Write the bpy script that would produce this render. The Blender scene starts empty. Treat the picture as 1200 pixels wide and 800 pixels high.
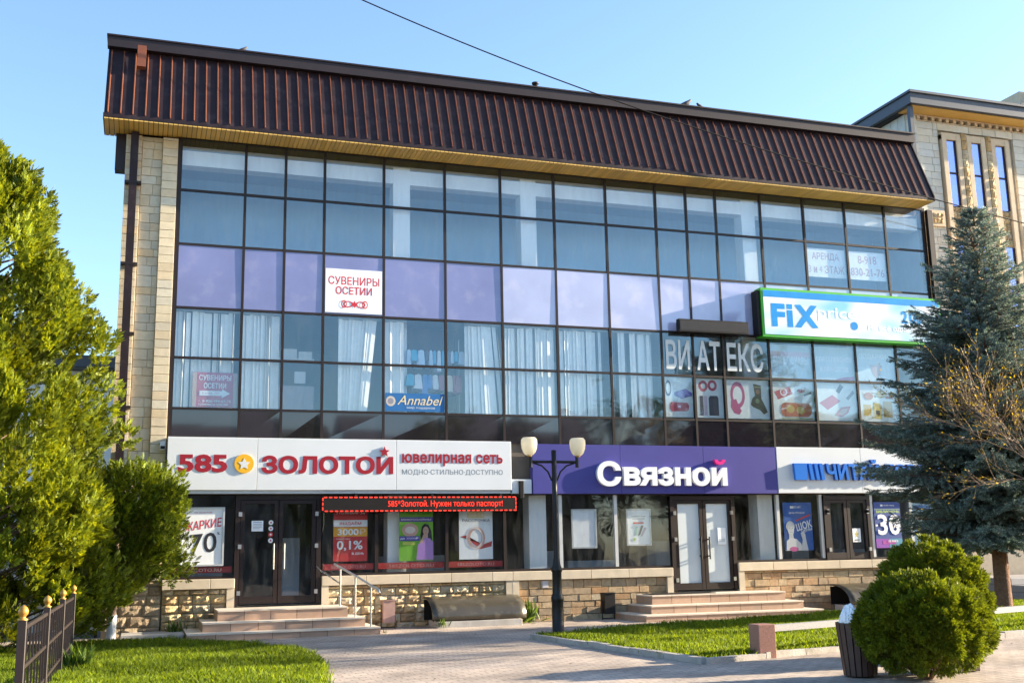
import bpy, bmesh, math, random
import numpy as np
from mathutils import Matrix, Vector
from mathutils.geometry import delaunay_2d_cdt
random.seed(7); RNG=np.random.default_rng(11)
SC=bpy.context.scene; COL=SC.collection
R=math.radians
# ------------------------------------------------------------------ camera
cd=bpy.data.cameras.new('camera'); cam=bpy.data.objects.new('camera',cd); COL.objects.link(cam)
cd.sensor_fit='HORIZONTAL'; cd.sensor_width=36; cd.lens=38.556; cd.clip_start=.1; cd.clip_end=3000
_r=(0.94791846,-0.31796989,-0.01859404); _u=(-0.04273507,-0.18481562,0.98184362); _f=(0.31563318,0.92991308,0.18877861)
cam.matrix_world=Matrix(((_r[0],_u[0],-_f[0],-0.52046),(_r[1],_u[1],-_f[1],-24.0),(_r[2],_u[2],-_f[2],1.4795),(0,0,0,1)))
SC.camera=cam
# ------------------------------------------------------------------ sky, sun, exposure
SUN_EL=R(16.5); SUN_OFF=R(7.0)          # almost along the facade, from the right
sdir=Vector((math.cos(SUN_EL)*math.cos(SUN_OFF),-math.cos(SUN_EL)*math.sin(SUN_OFF),math.sin(SUN_EL)))
W=bpy.data.worlds.new('World'); SC.world=W; W.use_nodes=True
nt=W.node_tree; bg=nt.nodes['Background']; sk=nt.nodes.new('ShaderNodeTexSky')
sk.sky_type='NISHITA'; sk.sun_disc=False; sk.sun_elevation=SUN_EL
sk.sun_rotation=math.atan2(sdir.x,sdir.y)
sk.air_density=1.0; sk.dust_density=0.9; sk.ozone_density=2.7; sk.altitude=200
nt.links.new(sk.outputs[0],bg.inputs[0]); bg.inputs[1].default_value=0.105
sl=bpy.data.lights.new('sun','SUN'); so=bpy.data.objects.new('sun',sl); COL.objects.link(so)
sl.energy=5.0; sl.angle=R(.5); sl.color=(1,.84,.62); so.rotation_euler=sdir.to_track_quat('Z','Y').to_euler()
SC.view_settings.view_transform='Standard'; SC.view_settings.look='None'
SC.view_settings.exposure=2.05; SC.view_settings.gamma=1; SC.view_settings.use_curve_mapping=False
# ------------------------------------------------------------------ materials
def new(name):
    m=bpy.data.materials.new(name); m.use_nodes=True
    return m,m.node_tree,m.node_tree.nodes['Principled BSDF']
def N(t,k,**kw):
    n=t.nodes.new(k)
    for a,b in kw.items(): setattr(n,a,b)
    return n
def c4(c): return (c[0],c[1],c[2],1)
def mat(name,c,rough=.6,var=.12,scale=3.,bump=0.,bscale=40.,metal=0.,spec=.5,coat=0.,island=0.,hue=None,dirt=None):
    """base colour modulated by noise, per-island variation, optional bump"""
    m,t,b=new(name); L=t.links.new
    geo=N(t,'ShaderNodeNewGeometry'); nz=N(t,'ShaderNodeTexNoise'); nz.inputs['Scale'].default_value=scale; nz.inputs['Detail'].default_value=6
    L(geo.outputs['Position'],nz.inputs['Vector'])
    mr=N(t,'ShaderNodeMapRange'); L(nz.outputs[0],mr.inputs[0]); mr.inputs[1].default_value=.25; mr.inputs[2].default_value=.75
    mr.inputs[3].default_value=1-var; mr.inputs[4].default_value=1+var
    fac=mr.outputs[0]
    if island:
        mi=N(t,'ShaderNodeMapRange'); L(geo.outputs['Random Per Island'],mi.inputs[0]); mi.inputs[3].default_value=1-island; mi.inputs[4].default_value=1+island
        mu=N(t,'ShaderNodeMath',operation='MULTIPLY'); L(fac,mu.inputs[0]); L(mi.outputs[0],mu.inputs[1]); fac=mu.outputs[0]
    sc=N(t,'ShaderNodeVectorMath',operation='SCALE'); L(fac,sc.inputs['Scale'])
    if hue:
        rp=N(t,'ShaderNodeValToRGB'); e=rp.color_ramp.elements
        cols=[c]+list(hue); e[0].color=c4(cols[0]); e[1].color=c4(cols[-1])
        for i in range(1,len(cols)-1):
            q=e.new(i/(len(cols)-1)); q.color=c4(cols[i])
        L(geo.outputs['Random Per Island'],rp.inputs[0]); L(rp.outputs[0],sc.inputs[0])
    else: sc.inputs[0].default_value=c
    L(sc.outputs[0],b.inputs['Base Color'])
    if dirt:
        n2=N(t,'ShaderNodeTexNoise'); n2.inputs['Scale'].default_value=dirt[1]; n2.inputs['Detail'].default_value=8; L(geo.outputs['Position'],n2.inputs['Vector'])
        r2=N(t,'ShaderNodeMapRange'); L(n2.outputs[0],r2.inputs[0]); r2.inputs[1].default_value=.52; r2.inputs[2].default_value=.68; r2.inputs[4].default_value=dirt[2]
        mx=N(t,'ShaderNodeMix',data_type='RGBA'); L(r2.outputs[0],mx.inputs[0]); L(sc.outputs[0],mx.inputs[6]); mx.inputs[7].default_value=c4(dirt[0]); L(mx.outputs[2],b.inputs['Base Color'])
    b.inputs['Roughness'].default_value=rough; b.inputs['Metallic'].default_value=metal
    b.inputs['Specular IOR Level'].default_value=spec; b.inputs['Coat Weight'].default_value=coat
    if bump:
        n3=N(t,'ShaderNodeTexNoise'); n3.inputs['Scale'].default_value=bscale; n3.inputs['Detail'].default_value=5; L(geo.outputs['Position'],n3.inputs['Vector'])
        bp=N(t,'ShaderNodeBump'); bp.inputs['Strength'].default_value=bump; bp.inputs['Distance'].default_value=.02; L(n3.outputs[0],bp.inputs['Height']); L(bp.outputs[0],b.inputs['Normal'])
    return m
_flat={}
def flat(c,rough=.5):
    k=(round(c[0],3),round(c[1],3),round(c[2],3),rough)
    if k not in _flat: _flat[k]=mat('print_ink',c,rough,.06,6)
    return _flat[k]
def glass(name,refl,tint,rough=0.0,wob=.0015,gcol=(.93,.97,1),dust=.05):
    m,t,b=new(name); t.nodes.remove(b); L=t.links.new; out=t.nodes['Material Output']
    g=N(t,'ShaderNodeBsdfGlossy'); g.inputs['Roughness'].default_value=rough; g.inputs['Color'].default_value=c4(gcol)
    tr=N(t,'ShaderNodeBsdfTransparent'); tr.inputs[0].default_value=c4(tint)
    lw=N(t,'ShaderNodeLayerWeight'); lw.inputs[0].default_value=.18
    mr=N(t,'ShaderNodeMapRange'); L(lw.outputs['Fresnel'],mr.inputs[0]); mr.inputs[1].default_value=.05; mr.inputs[3].default_value=refl; mr.inputs[4].default_value=.40
    mx=N(t,'ShaderNodeMixShader'); L(mr.outputs[0],mx.inputs[0]); L(tr.outputs[0],mx.inputs[1]); L(g.outputs[0],mx.inputs[2]); geo=N(t,'ShaderNodeNewGeometry')
    mp=N(t,'ShaderNodeMapping'); mp.inputs['Scale'].default_value=(5,5,.9); L(geo.outputs['Position'],mp.inputs[0]); dn=N(t,'ShaderNodeTexNoise'); dn.inputs['Scale'].default_value=1.6; dn.inputs['Detail'].default_value=7; L(mp.outputs[0],dn.inputs['Vector'])
    dr=N(t,'ShaderNodeMapRange'); L(dn.outputs[0],dr.inputs[0]); dr.inputs[1].default_value=.42; dr.inputs[2].default_value=.75; dr.inputs[4].default_value=dust
    df=N(t,'ShaderNodeBsdfDiffuse'); df.inputs[0].default_value=(.6,.58,.54,1); m2=N(t,'ShaderNodeMixShader'); L(dr.outputs[0],m2.inputs[0]); L(mx.outputs[0],m2.inputs[1]); L(df.outputs[0],m2.inputs[2]); L(m2.outputs[0],out.inputs[0])
    nz=N(t,'ShaderNodeTexNoise'); nz.inputs['Scale'].default_value=1.1; nz.inputs['Detail'].default_value=1; L(geo.outputs['Position'],nz.inputs['Vector'])
    bp=N(t,'ShaderNodeBump'); bp.inputs['Strength'].default_value=.35; bp.inputs['Distance'].default_value=wob*10; L(nz.outputs[0],bp.inputs['Height']); L(bp.outputs[0],g.inputs['Normal'])
    return m
def emit(name,c,s):
    m,t,b=new(name); b.inputs['Base Color'].default_value=c4(c); b.inputs['Emission Color'].default_value=c4(c); b.inputs['Emission Strength'].default_value=s; return m
def leaf(name,c,trans=.35,tcol=None,rough=.55,spread=.45,hue=(1.25,1.05,.6)):
    m,t,b=new(name); L=t.links.new; out=t.nodes['Material Output']
    geo=N(t,'ShaderNodeNewGeometry'); at=N(t,'ShaderNodeAttribute',attribute_name='tint')
    mi=N(t,'ShaderNodeMapRange'); L(geo.outputs['Random Per Island'],mi.inputs[0]); mi.inputs[3].default_value=1-spread; mi.inputs[4].default_value=1+spread
    mu=N(t,'ShaderNodeMath',operation='MULTIPLY'); L(mi.outputs[0],mu.inputs[0]); L(at.outputs['Fac'],mu.inputs[1])
    mx=N(t,'ShaderNodeMix',data_type='RGBA'); L(geo.outputs['Random Per Island'],mx.inputs[0]); mx.inputs[6].default_value=c4(c); mx.inputs[7].default_value=c4([c[i]*hue[i] for i in range(3)])
    sc=N(t,'ShaderNodeVectorMath',operation='SCALE'); L(mx.outputs[2],sc.inputs[0]); L(mu.outputs[0],sc.inputs['Scale'])
    L(sc.outputs[0],b.inputs['Base Color']); b.inputs['Roughness'].default_value=rough; b.inputs['Specular IOR Level'].default_value=.25
    tl=N(t,'ShaderNodeBsdfTranslucent'); s2=N(t,'ShaderNodeVectorMath',operation='MULTIPLY'); L(sc.outputs[0],s2.inputs[0]); s2.inputs[1].default_value=tcol or (1.7,1.6,.7); L(s2.outputs[0],tl.inputs[0])
    ms=N(t,'ShaderNodeMixShader'); ms.inputs[0].default_value=trans; L(b.outputs[0],ms.inputs[1]); L(tl.outputs[0],ms.inputs[2]); L(ms.outputs[0],out.inputs[0])
    return m
M={}
M['stone']=mat('sawn_limestone',(.60,.50,.36),.85,.10,9,.35,60,hue=[(.70,.60,.42),(.56,.48,.34),(.66,.50,.30),(.62,.57,.45),(.50,.44,.33)],dirt=((.40,.34,.24),1.3,.35))
M['rough']=mat('rough_faced_stone',(.44,.29,.13),.9,.22,14,.8,50,hue=[(.56,.42,.22),(.38,.27,.15),(.52,.36,.17),(.60,.50,.32),(.40,.32,.22)])
M['old']=mat('weathered_stone',(.26,.19,.12),.92,.22,12,.8,45,hue=[(.34,.27,.18),(.22,.17,.11),(.38,.30,.20)])  # darker stone tones, the shade at the pier foot put into the colour
M['plain']=mat('laid_sandstone',(.36,.25,.14),.9,.25,12,.7,50,hue=[(.44,.34,.21),(.28,.21,.14),(.40,.29,.17),(.36,.21,.10),(.46,.38,.26)])
M['cap']=mat('cream_stone_slab',(.58,.49,.36),.8,.10,4,.2,70,island=.07,dirt=((.40,.34,.25),2.2,.4))
M['mortar']=mat('mortar',(.34,.30,.24),.95,.1,8)
M['pale_stone']=mat('pale_limestone',(.60,.54,.42),.85,.08,6,.3,40,hue=[(.66,.63,.53),(.54,.54,.49),(.63,.59,.48),(.58,.58,.54)])
M['trim_stone']=mat('tan_stone_trim',(.60,.48,.33),.85,.1,5,.2,40)
M['roof']=mat('brown_sheet_metal',(.018,.009,.012),.55,.25,2.5,.05,4,spec=.3,dirt=((.07,.055,.06),5,.22))
M['rib']=mat('brown_sheet_rib',(.17,.055,.025),.42,.15,4)  # brighter and more orange than the sheet: sunlight on the ribs is coloured in
M['fascia']=mat('dark_roof_trim',(.018,.011,.015),.55,.2,3,spec=.4)
M['soffit']=mat('ochre_soffit_boards',(.68,.42,.10),.5,.10,2,island=.14)
M['frame']=mat('dark_brown_profile',(.017,.009,.008),.5,.2,5,spec=.35)
M['bronze']=mat('bronze_profile_edge',(.10,.055,.035),.4,.2,5)
M['alu']=mat('grey_aluminium',(.55,.56,.56),.4,.08,5,metal=.3)
M['steel']=mat('stainless_steel',(.62,.62,.62),.28,.06,9,metal=.9)
M['glass']=glass('window_glass',.085,(.97,.985,.99),gcol=(.70,.90,1),dust=.03)
M['dglass']=glass('shop_glass',.045,(.96,.97,.97),dust=.04)
M['purple']=mat('purple_spandrel_glass',(.18,.19,.38),.12,.14,1.1,spec=.9,coat=.5,dirt=((.30,.29,.42),2.2,.4))
M['lilac']=mat('lilac_spandrel_glass',(.40,.42,.62),.10,.12,1.2,spec=1,coat=.8,dirt=((.60,.57,.70),1.6,.5))  # paler copy of the purple panels, brighter sky reflection put into the colour
M['dark']=mat('dark_spandrel_glass',(.016,.013,.017),.05,.2,1.2,spec=.9,coat=.6)
M['white']=mat('white_panel',(.66,.69,.71),.35,.03,1.5,spec=.5)
M['wallw']=mat('white_interior_paint',(.88,.88,.86),.8,.05,1)
M['inner']=mat('interior_wall',(.52,.57,.62),.9,.12,.6)
M['ceil']=mat('interior_ceiling',(.50,.53,.56),.9,.05,1)
M['floor']=mat('interior_floor',(.22,.20,.18),.6,.1,1)
M['shopdark']=mat('shop_interior',(.10,.085,.07),.8,.4,.9)
M['blind']=mat('blind_fabric',(.90,.88,.83),.8,.06,7,island=.06)
M['paper']=mat('poster_paper',(.80,.83,.85),.5,.03,4)
M['svyaz']=mat('violet_sign_panel',(.050,.046,.25),.4,.05,2)
M['black']=mat('black_plastic',(.010,.008,.007),.55,.2,6,spec=.25)
M['blackm']=mat('black_painted_iron',(.011,.010,.010),.45,.25,8,spec=.3)
M['led']=emit('lit_red_diodes',(1,.03,.01),.38)
M['stair']=mat('stair_tile',(.40,.26,.18),.55,.12,6,island=.2,dirt=((.24,.19,.15),3,.4))
M['tread']=mat('stair_tread',(.60,.53,.44),.6,.10,4,island=.05)
M['conc']=mat('concrete',(.40,.38,.35),.9,.15,5,.3,50,dirt=((.22,.21,.18),2.5,.5))
M['kerb']=mat('kerb_stone',(.38,.35,.32),.9,.15,5,.4,40,island=.10,dirt=((.18,.17,.12),3,.6))
M['granite']=mat('pink_granite',(.30,.145,.11),.45,.25,60,.1,90)
M['ggrey']=mat('grey_granite',(.27,.265,.27),.6,.18,50,.1,90)
M['iron']=mat('brown_fence_iron',(.022,.014,.013),.5,.25,8)
M['gold']=mat('gold_paint',(.42,.22,.04),.5,.25,20,metal=.4)
M['bark']=mat('bark',(.12,.085,.06),.95,.3,14,1,30)
M['rbark']=mat('reddish_bark',(.17,.09,.055),.95,.35,18,1,40)
M['lime']=mat('whitewashed_bark',(.62,.64,.64),.9,.12,14,.7,30)
M['twig']=mat('twig_bark',(.24,.16,.105),.85,.25,10)
M['canopy']=mat('weathered_polycarbonate',(.06,.052,.036),.3,.2,2.2,spec=.6,dirt=((.19,.17,.12),6,.4))
M['slat']=mat('brown_bin_slat',(.055,.028,.022),.5,.25,9)
M['bag']=mat('white_plastic_bag',(.78,.82,.86),.35,.1,8)
M['corr']=mat('white_corrugated_sheet',(.68,.70,.72),.5,.06,3)
M['soil']=mat('soil',(.07,.055,.03),.95,.3,6,.5,20)
M['asphalt']=mat('asphalt',(.05,.05,.052),.9,.2,3,.3,60)
M['nbroof']=mat('slate_blue_trim',(.045,.055,.075),.45,.12,3)
M['thuja']=leaf('thuja_leaf',(.125,.172,.014),.36,(1.8,1.5,.5),hue=(1.2,1.05,.7))
M['thuja2']=leaf('thuja_leaf_green',(.105,.155,.016),.36,(1.7,1.5,.5))
M['globe']=leaf('globe_thuja_leaf',(.095,.14,.012),.36,(1.6,1.4,.5))
M['needle']=leaf('blue_spruce_needle',(.115,.160,.150),.2,(1.3,1.3,.9),spread=.4,hue=(1.6,1.5,1.35))
M['bud']=leaf('young_leaf',(.30,.24,.03),.4,(1.4,1.3,.5))
M['grass']=leaf('grass_blade',(.105,.180,.012),.45,(1.7,1.5,.4),spread=.5,hue=(1.35,1.06,.9))
M['weed']=leaf('weed_leaf',(.06,.11,.02),.3)
M['deci']=leaf('broad_leaf',(.05,.085,.02),.3)
M['brickred']=mat('roof_tile_grey',(.16,.15,.16),.8,.2,3)
def paver():
    m,t,b=new('brick_pavers'); L=t.links.new
    geo=N(t,'ShaderNodeNewGeometry'); mp=N(t,'ShaderNodeMapping'); mp.inputs['Rotation'].default_value=(0,0,R(-4)); L(geo.outputs['Position'],mp.inputs[0])
    bk=N(t,'ShaderNodeTexBrick'); L(mp.outputs[0],bk.inputs['Vector']); bk.inputs['Scale'].default_value=1
    bk.inputs['Brick Width'].default_value=.24; bk.inputs['Row Height'].default_value=.12; bk.inputs['Mortar Size'].default_value=.007; bk.inputs['Mortar Smooth'].default_value=.4; bk.inputs['Bias'].default_value=0
    bk.inputs['Color1'].default_value=(.47,.385,.315,1); bk.inputs['Color2'].default_value=(.37,.31,.265,1); bk.inputs['Mortar'].default_value=(.12,.105,.085,1)
    nz=N(t,'ShaderNodeTexNoise'); nz.inputs['Scale'].default_value=.9; nz.inputs['Detail'].default_value=9; L(geo.outputs['Position'],nz.inputs['Vector'])
    mr=N(t,'ShaderNodeMapRange'); L(nz.outputs[0],mr.inputs[0]); mr.inputs[1].default_value=.3; mr.inputs[2].default_value=.7; mr.inputs[3].default_value=.62; mr.inputs[4].default_value=1.2
    n2=N(t,'ShaderNodeTexNoise'); n2.inputs['Scale'].default_value=22; n2.inputs['Detail'].default_value=4; L(geo.outputs['Position'],n2.inputs['Vector'])
    m2=N(t,'ShaderNodeMapRange'); L(n2.outputs[0],m2.inputs[0]); m2.inputs[1].default_value=.3; m2.inputs[2].default_value=.7; m2.inputs[3].default_value=.85; m2.inputs[4].default_value=1.12
    mu=N(t,'ShaderNodeMath',operation='MULTIPLY'); L(mr.outputs[0],mu.inputs[0]); L(m2.outputs[0],mu.inputs[1])
    sc=N(t,'ShaderNodeVectorMath',operation='SCALE'); L(bk.outputs[0],sc.inputs[0]); L(mu.outputs[0],sc.inputs['Scale']); L(sc.outputs[0],b.inputs['Base Color'])
    b.inputs['Roughness'].default_value=.85; b.inputs['Specular IOR Level'].default_value=.3
    bp=N(t,'ShaderNodeBump'); bp.inputs['Strength'].default_value=.5; bp.inputs['Distance'].default_value=.006; bp.invert=True
    ad=N(t,'ShaderNodeMath',operation='ADD'); L(bk.outputs['Fac'],ad.inputs[0])
    m3=N(t,'ShaderNodeMath',operation='MULTIPLY'); m3.inputs[1].default_value=-.5; L(n2.outputs[0],m3.inputs[0]); L(m3.outputs[0],ad.inputs[1])
    L(ad.outputs[0],bp.inputs['Height']); L(bp.outputs[0],b.inputs['Normal']); return m
M['paver']=paver()
# ------------------------------------------------------------------ object helpers
ORG={}
def tag(o,label=None,cat=None,group=None,kind=None):
    if label: o['label']=label
    if cat: o['category']=cat
    if group: o['group']=group
    if kind: o['kind']=kind
    return o
def thing(name,loc,label,cat,group=None):
    o=bpy.data.objects.new(name,None); COL.objects.link(o); o.location=loc; o.empty_display_size=.2
    ORG[o.name]=Vector(loc); return tag(o,label,cat,group)
def link(name,me,mats,parent=None,loc=None):
    o=bpy.data.objects.new(name,me); COL.objects.link(o)
    for m in (mats if isinstance(mats,(list,tuple)) else [mats]): me.materials.append(m)
    if parent is not None:
        o.parent=parent; ORG[o.name]=ORG[parent.name]
    else: ORG[o.name]=Vector(loc or (0,0,0)); o.location=ORG[o.name]
    return o
class MB:
    """collects faces in world coordinates"""
    def __init__(s): s.v=[]; s.f=[]; s.m=[]; s.sm=[]
    def add(s,vs,fs,mi=0,smooth=False):
        o=len(s.v); s.v+= [tuple(p) for p in vs]
        for f in fs: s.f.append(tuple(i+o for i in f)); s.m.append(mi); s.sm.append(smooth)
        return s
    def box(s,x0,x1,y0,y1,z0,z1,mi=0):
        v=[(x0,y0,z0),(x1,y0,z0),(x1,y1,z0),(x0,y1,z0),(x0,y0,z1),(x1,y0,z1),(x1,y1,z1),(x0,y1,z1)]
        return s.add(v,[(0,3,2,1),(4,5,6,7),(0,1,5,4),(1,2,6,5),(2,3,7,6),(3,0,4,7)],mi)
    def bbox(s,x0,x1,y0,y1,z0,z1,b=.01,mi=0):
        """box with chamfered edges"""
        v=[];ix={}
        for a,(xa,xs) in enumerate(((x0,1),(x1,-1))):
            for c,(ya,ys) in enumerate(((y0,1),(y1,-1))):
                for d,(za,zs) in enumerate(((z0,1),(z1,-1))):
                    for k in range(3):
                        p=[xa+xs*b,ya+ys*b,za+zs*b]; p[k]=(xa,ya,za)[k]
                        ix[(a,c,d,k)]=len(v); v.append(p)
        bm=bmesh.new(); bv=[bm.verts.new(p) for p in v]
        r=bmesh.ops.convex_hull(bm,input=bv); bm.verts.index_update()
        vs=[tuple(q.co) for q in bm.verts]; fs=[[q.index for q in f.verts] for f in bm.faces]; bm.free()
        return s.add(vs,fs,mi)
    def quad(s,a,b,c,d,mi=0): return s.add([a,b,c,d],[(0,1,2,3)],mi)
    def prism(s,poly,axis,a0,a1,mi=0,smooth=False):
        """poly of 2d points extruded along axis 'x' (y,z), 'y' (x,z), 'z' (x,y)"""
        def P(p,a): return {'x':(a,p[0],p[1]),'y':(p[0],a,p[1]),'z':(p[0],p[1],a)}[axis]
        n=len(poly); v=[P(p,a0) for p in poly]+[P(p,a1) for p in poly]
        s.add(v,[tuple(range(n))[::-1],tuple(range(n,2*n))],mi)
        return s.add(v,[(i,(i+1)%n,n+(i+1)%n,n+i) for i in range(n)],mi,smooth)
    def tube(s,pts,rad,n=8,mi=0,caps=True):
        pts=[Vector(p) for p in pts]; m=len(pts)
        rad=[rad]*m if isinstance(rad,(int,float)) else rad
        vs=[]; up=Vector((0,0,1))
        for i,p in enumerate(pts):
            d=(pts[min(i+1,m-1)]-pts[max(i-1,0)]).normalized()
            a=d.cross(up if abs(d.z)<.95 else Vector((1,0,0))).normalized(); b=d.cross(a)
            for k in range(n):
                t=2*math.pi*k/n; vs.append(p+a*math.cos(t)*rad[i]+b*math.sin(t)*rad[i])
        fs=[(i*n+k,i*n+(k+1)%n,(i+1)*n+(k+1)%n,(i+1)*n+k) for i in range(m-1) for k in range(n)]
        s.add(vs,fs,mi,True)
        if caps: s.add(vs[:n],[tuple(range(n))],mi); s.add(vs[-n:],[tuple(range(n))[::-1]],mi)
        return s
    def lathe(s,c,prof,n=16,mi=0,smooth=True):
        vs=[]; 
        for r,z in prof:
            for k in range(n):
                t=2*math.pi*k/n; vs.append((c[0]+r*math.cos(t),c[1]+r*math.sin(t),c[2]+z))
        m=len(prof); fs=[(i*n+k,i*n+(k+1)%n,(i+1)*n+(k+1)%n,(i+1)*n+k) for i in range(m-1) for k in range(n)]
        return s.add(vs,fs,mi,smooth)
    def build(s,name,mats,parent=None,loc=None,recalc=False):
        o=ORG[parent.name] if parent is not None else Vector(loc or (0,0,0))
        me=bpy.data.meshes.new(name); me.from_pydata([(x-o.x,y-o.y,z-o.z) for x,y,z in s.v],[],s.f)
        me.polygons.foreach_set('material_index',s.m); me.polygons.foreach_set('use_smooth',s.sm)
        me.validate()
        if recalc:
            bm=bmesh.new(); bm.from_mesh(me); bmesh.ops.recalc_face_normals(bm,faces=bm.faces); bm.to_mesh(me); bm.free()
        return link(name,me,mats,parent,loc)
def npmesh(name,V,F,mats,parent=None,loc=None,tint=None,mi=None,smooth=False):
    o=ORG[parent.name] if parent is not None else Vector(loc or (0,0,0))
    V=np.asarray(V,np.float32)-np.array(o,np.float32); F=np.asarray(F,np.int32); k=F.shape[1]
    me=bpy.data.meshes.new(name); me.vertices.add(len(V)); me.vertices.foreach_set('co',V.ravel())
    me.loops.add(F.size); me.loops.foreach_set('vertex_index',F.ravel()); me.polygons.add(len(F))
    me.polygons.foreach_set('loop_start',np.arange(0,F.size,k,dtype=np.int32)); me.polygons.foreach_set('loop_total',np.full(len(F),k,np.int32))
    if mi is not None: me.polygons.foreach_set('material_index',np.asarray(mi,np.int32))
    if smooth: me.polygons.foreach_set('use_smooth',np.ones(len(F),bool))
    me.update(calc_edges=True)
    if tint is not None:
        a=me.attributes.new('tint','FLOAT','FACE'); a.data.foreach_set('value',np.asarray(tint,np.float32))
    return link(name,me,mats,parent,loc)
# ------------------------------------------------------------------ lettering
_glyph={}
def outline(body,bold,shear=0,space=1.0):
    k=(body,bold,shear,space)
    if k in _glyph: return _glyph[k]
    c=bpy.data.curves.new('t','FONT'); c.body=body; c.size=1; c.fill_mode='NONE'; c.resolution_u=3; c.shear=shear; c.space_character=space
    o=bpy.data.objects.new('t',c); COL.objects.link(o); dg=bpy.context.evaluated_depsgraph_get()
    me=bpy.data.meshes.new_from_object(o.evaluated_get(dg))
    key={};vs=[];mp=[]
    for v in me.vertices:
        q=(round(v.co.x,4),round(v.co.y,4))
        if q not in key: key[q]=len(vs); vs.append(q)
        mp.append(key[q])
    nb={}
    for e in me.edges:
        p,q=mp[e.vertices[0]],mp[e.vertices[1]]
        if p!=q: nb.setdefault(p,[]).append(q)
    seen=set(); loops=[]
    for st in list(nb):
        if st in seen: continue
        lp=[st]; seen.add(st); cur=st
        while True:
            nx=[q for q in nb.get(cur,[]) if q not in seen]
            if not nx: break
            cur=nx[0]; seen.add(cur); lp.append(cur)
        if len(lp)>2: loops.append([Vector(vs[i]) for i in lp])
    bpy.data.objects.remove(o); bpy.data.curves.remove(c); bpy.data.meshes.remove(me)
    def area(L): return sum(L[j-1].x*L[j].y-L[j].x*L[j-1].y for j in range(len(L)))/2
    flip=area(max(loops,key=lambda L:abs(area(L))))<0; out=[]
    for L in loops:
        if flip: L=L[::-1]                       # ink on the left of every outline
        if bold:
            n=len(L); Q=[]
            for j in range(n):
                d1=(L[j]-L[j-1]).normalized(); d2=(L[(j+1)%n]-L[j]).normalized()
                n1=Vector((d1.y,-d1.x)); n2=Vector((d2.y,-d2.x)); b=n1+n2
                if b.length<.3: b=n1
                b=b/max(b.length_squared*.5,.5)
                Q.append(L[j]+b*bold)
            L=Q
        out.append([(p.x,p.y) for p in L])
    _glyph[k]=out; return out
def text_poly(body,bold=.03,shear=0,space=1.0):
    loops=outline(body,bold,shear,space); vs=[];es=[]
    for L in loops:
        o=len(vs); vs+=L; es+=[(o+i,o+(i+1)%len(L)) for i in range(len(L))]
    r=delaunay_2d_cdt([Vector(v) for v in vs],es,[],1,1e-5); V=[tuple(v) for v in r[0]]
    E=np.array([(L[i-1],L[i]) for L in loops for i in range(len(L))]); F=[]
    for f in r[2]:
        px=sum(V[i][0] for i in f)/len(f); py=sum(V[i][1] for i in f)/len(f)
        y1,y2=E[:,0,1],E[:,1,1]; up=(y1<=py)&(y2>py); dn=(y1>py)&(y2<=py)
        xi=E[:,0,0]+(py-y1)/np.where(y2==y1,1,y2-y1)*(E[:,1,0]-E[:,0,0])
        if (up&(xi>px)).sum()-(dn&(xi>px)).sum(): F.append(tuple(f))
    return V,F,loops
def put_text(mb,body,x0,x1,z0,z1,y,depth=0.,bold=.03,mi=0,shear=0,rot=0,space=1.0,smi=None):
    """fits the lettering into the rectangle x0..x1, z0..z1 of a plane facing -y"""
    v,f,loops=text_poly(body,bold,shear,space)
    xs=[p[0] for p in v]; ys=[p[1] for p in v]; a,b,c,d=min(xs),max(xs),min(ys),max(ys)
    cx,cz=(x0+x1)/2,(z0+z1)/2; cr,sr=math.cos(rot),math.sin(rot)
    def T(p):
        u=((p[0]-a)/(b-a)-.5)*(x1-x0); w=((p[1]-c)/(d-c)-.5)*(z1-z0)
        return cx+u*cr-w*sr, cz+u*sr+w*cr
    P=[T(p) for p in v]
    mb.add([(p[0],y,p[1]) for p in P],f,mi)
    if depth:
        for L in loops:
            Q=[T(p) for p in L]; n=len(Q)
            mb.add([(p[0],y,p[1]) for p in Q]+[(p[0],y+depth,p[1]) for p in Q],[(i,n+i,n+(i+1)%n,(i+1)%n) for i in range(n)],mi if smi is None else smi)
def ell(cx,cz,rx,rz,n=20): return [(cx+rx*math.cos(2*math.pi*i/n),cz+rz*math.sin(2*math.pi*i/n)) for i in range(n)]
def star(cx,cz,r,k=.42,n=5):
    return [(cx+(r if i%2==0 else r*k)*math.sin(math.pi*i/n),cz+(r if i%2==0 else r*k)*math.cos(math.pi*i/n)) for i in range(2*n)]
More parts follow.
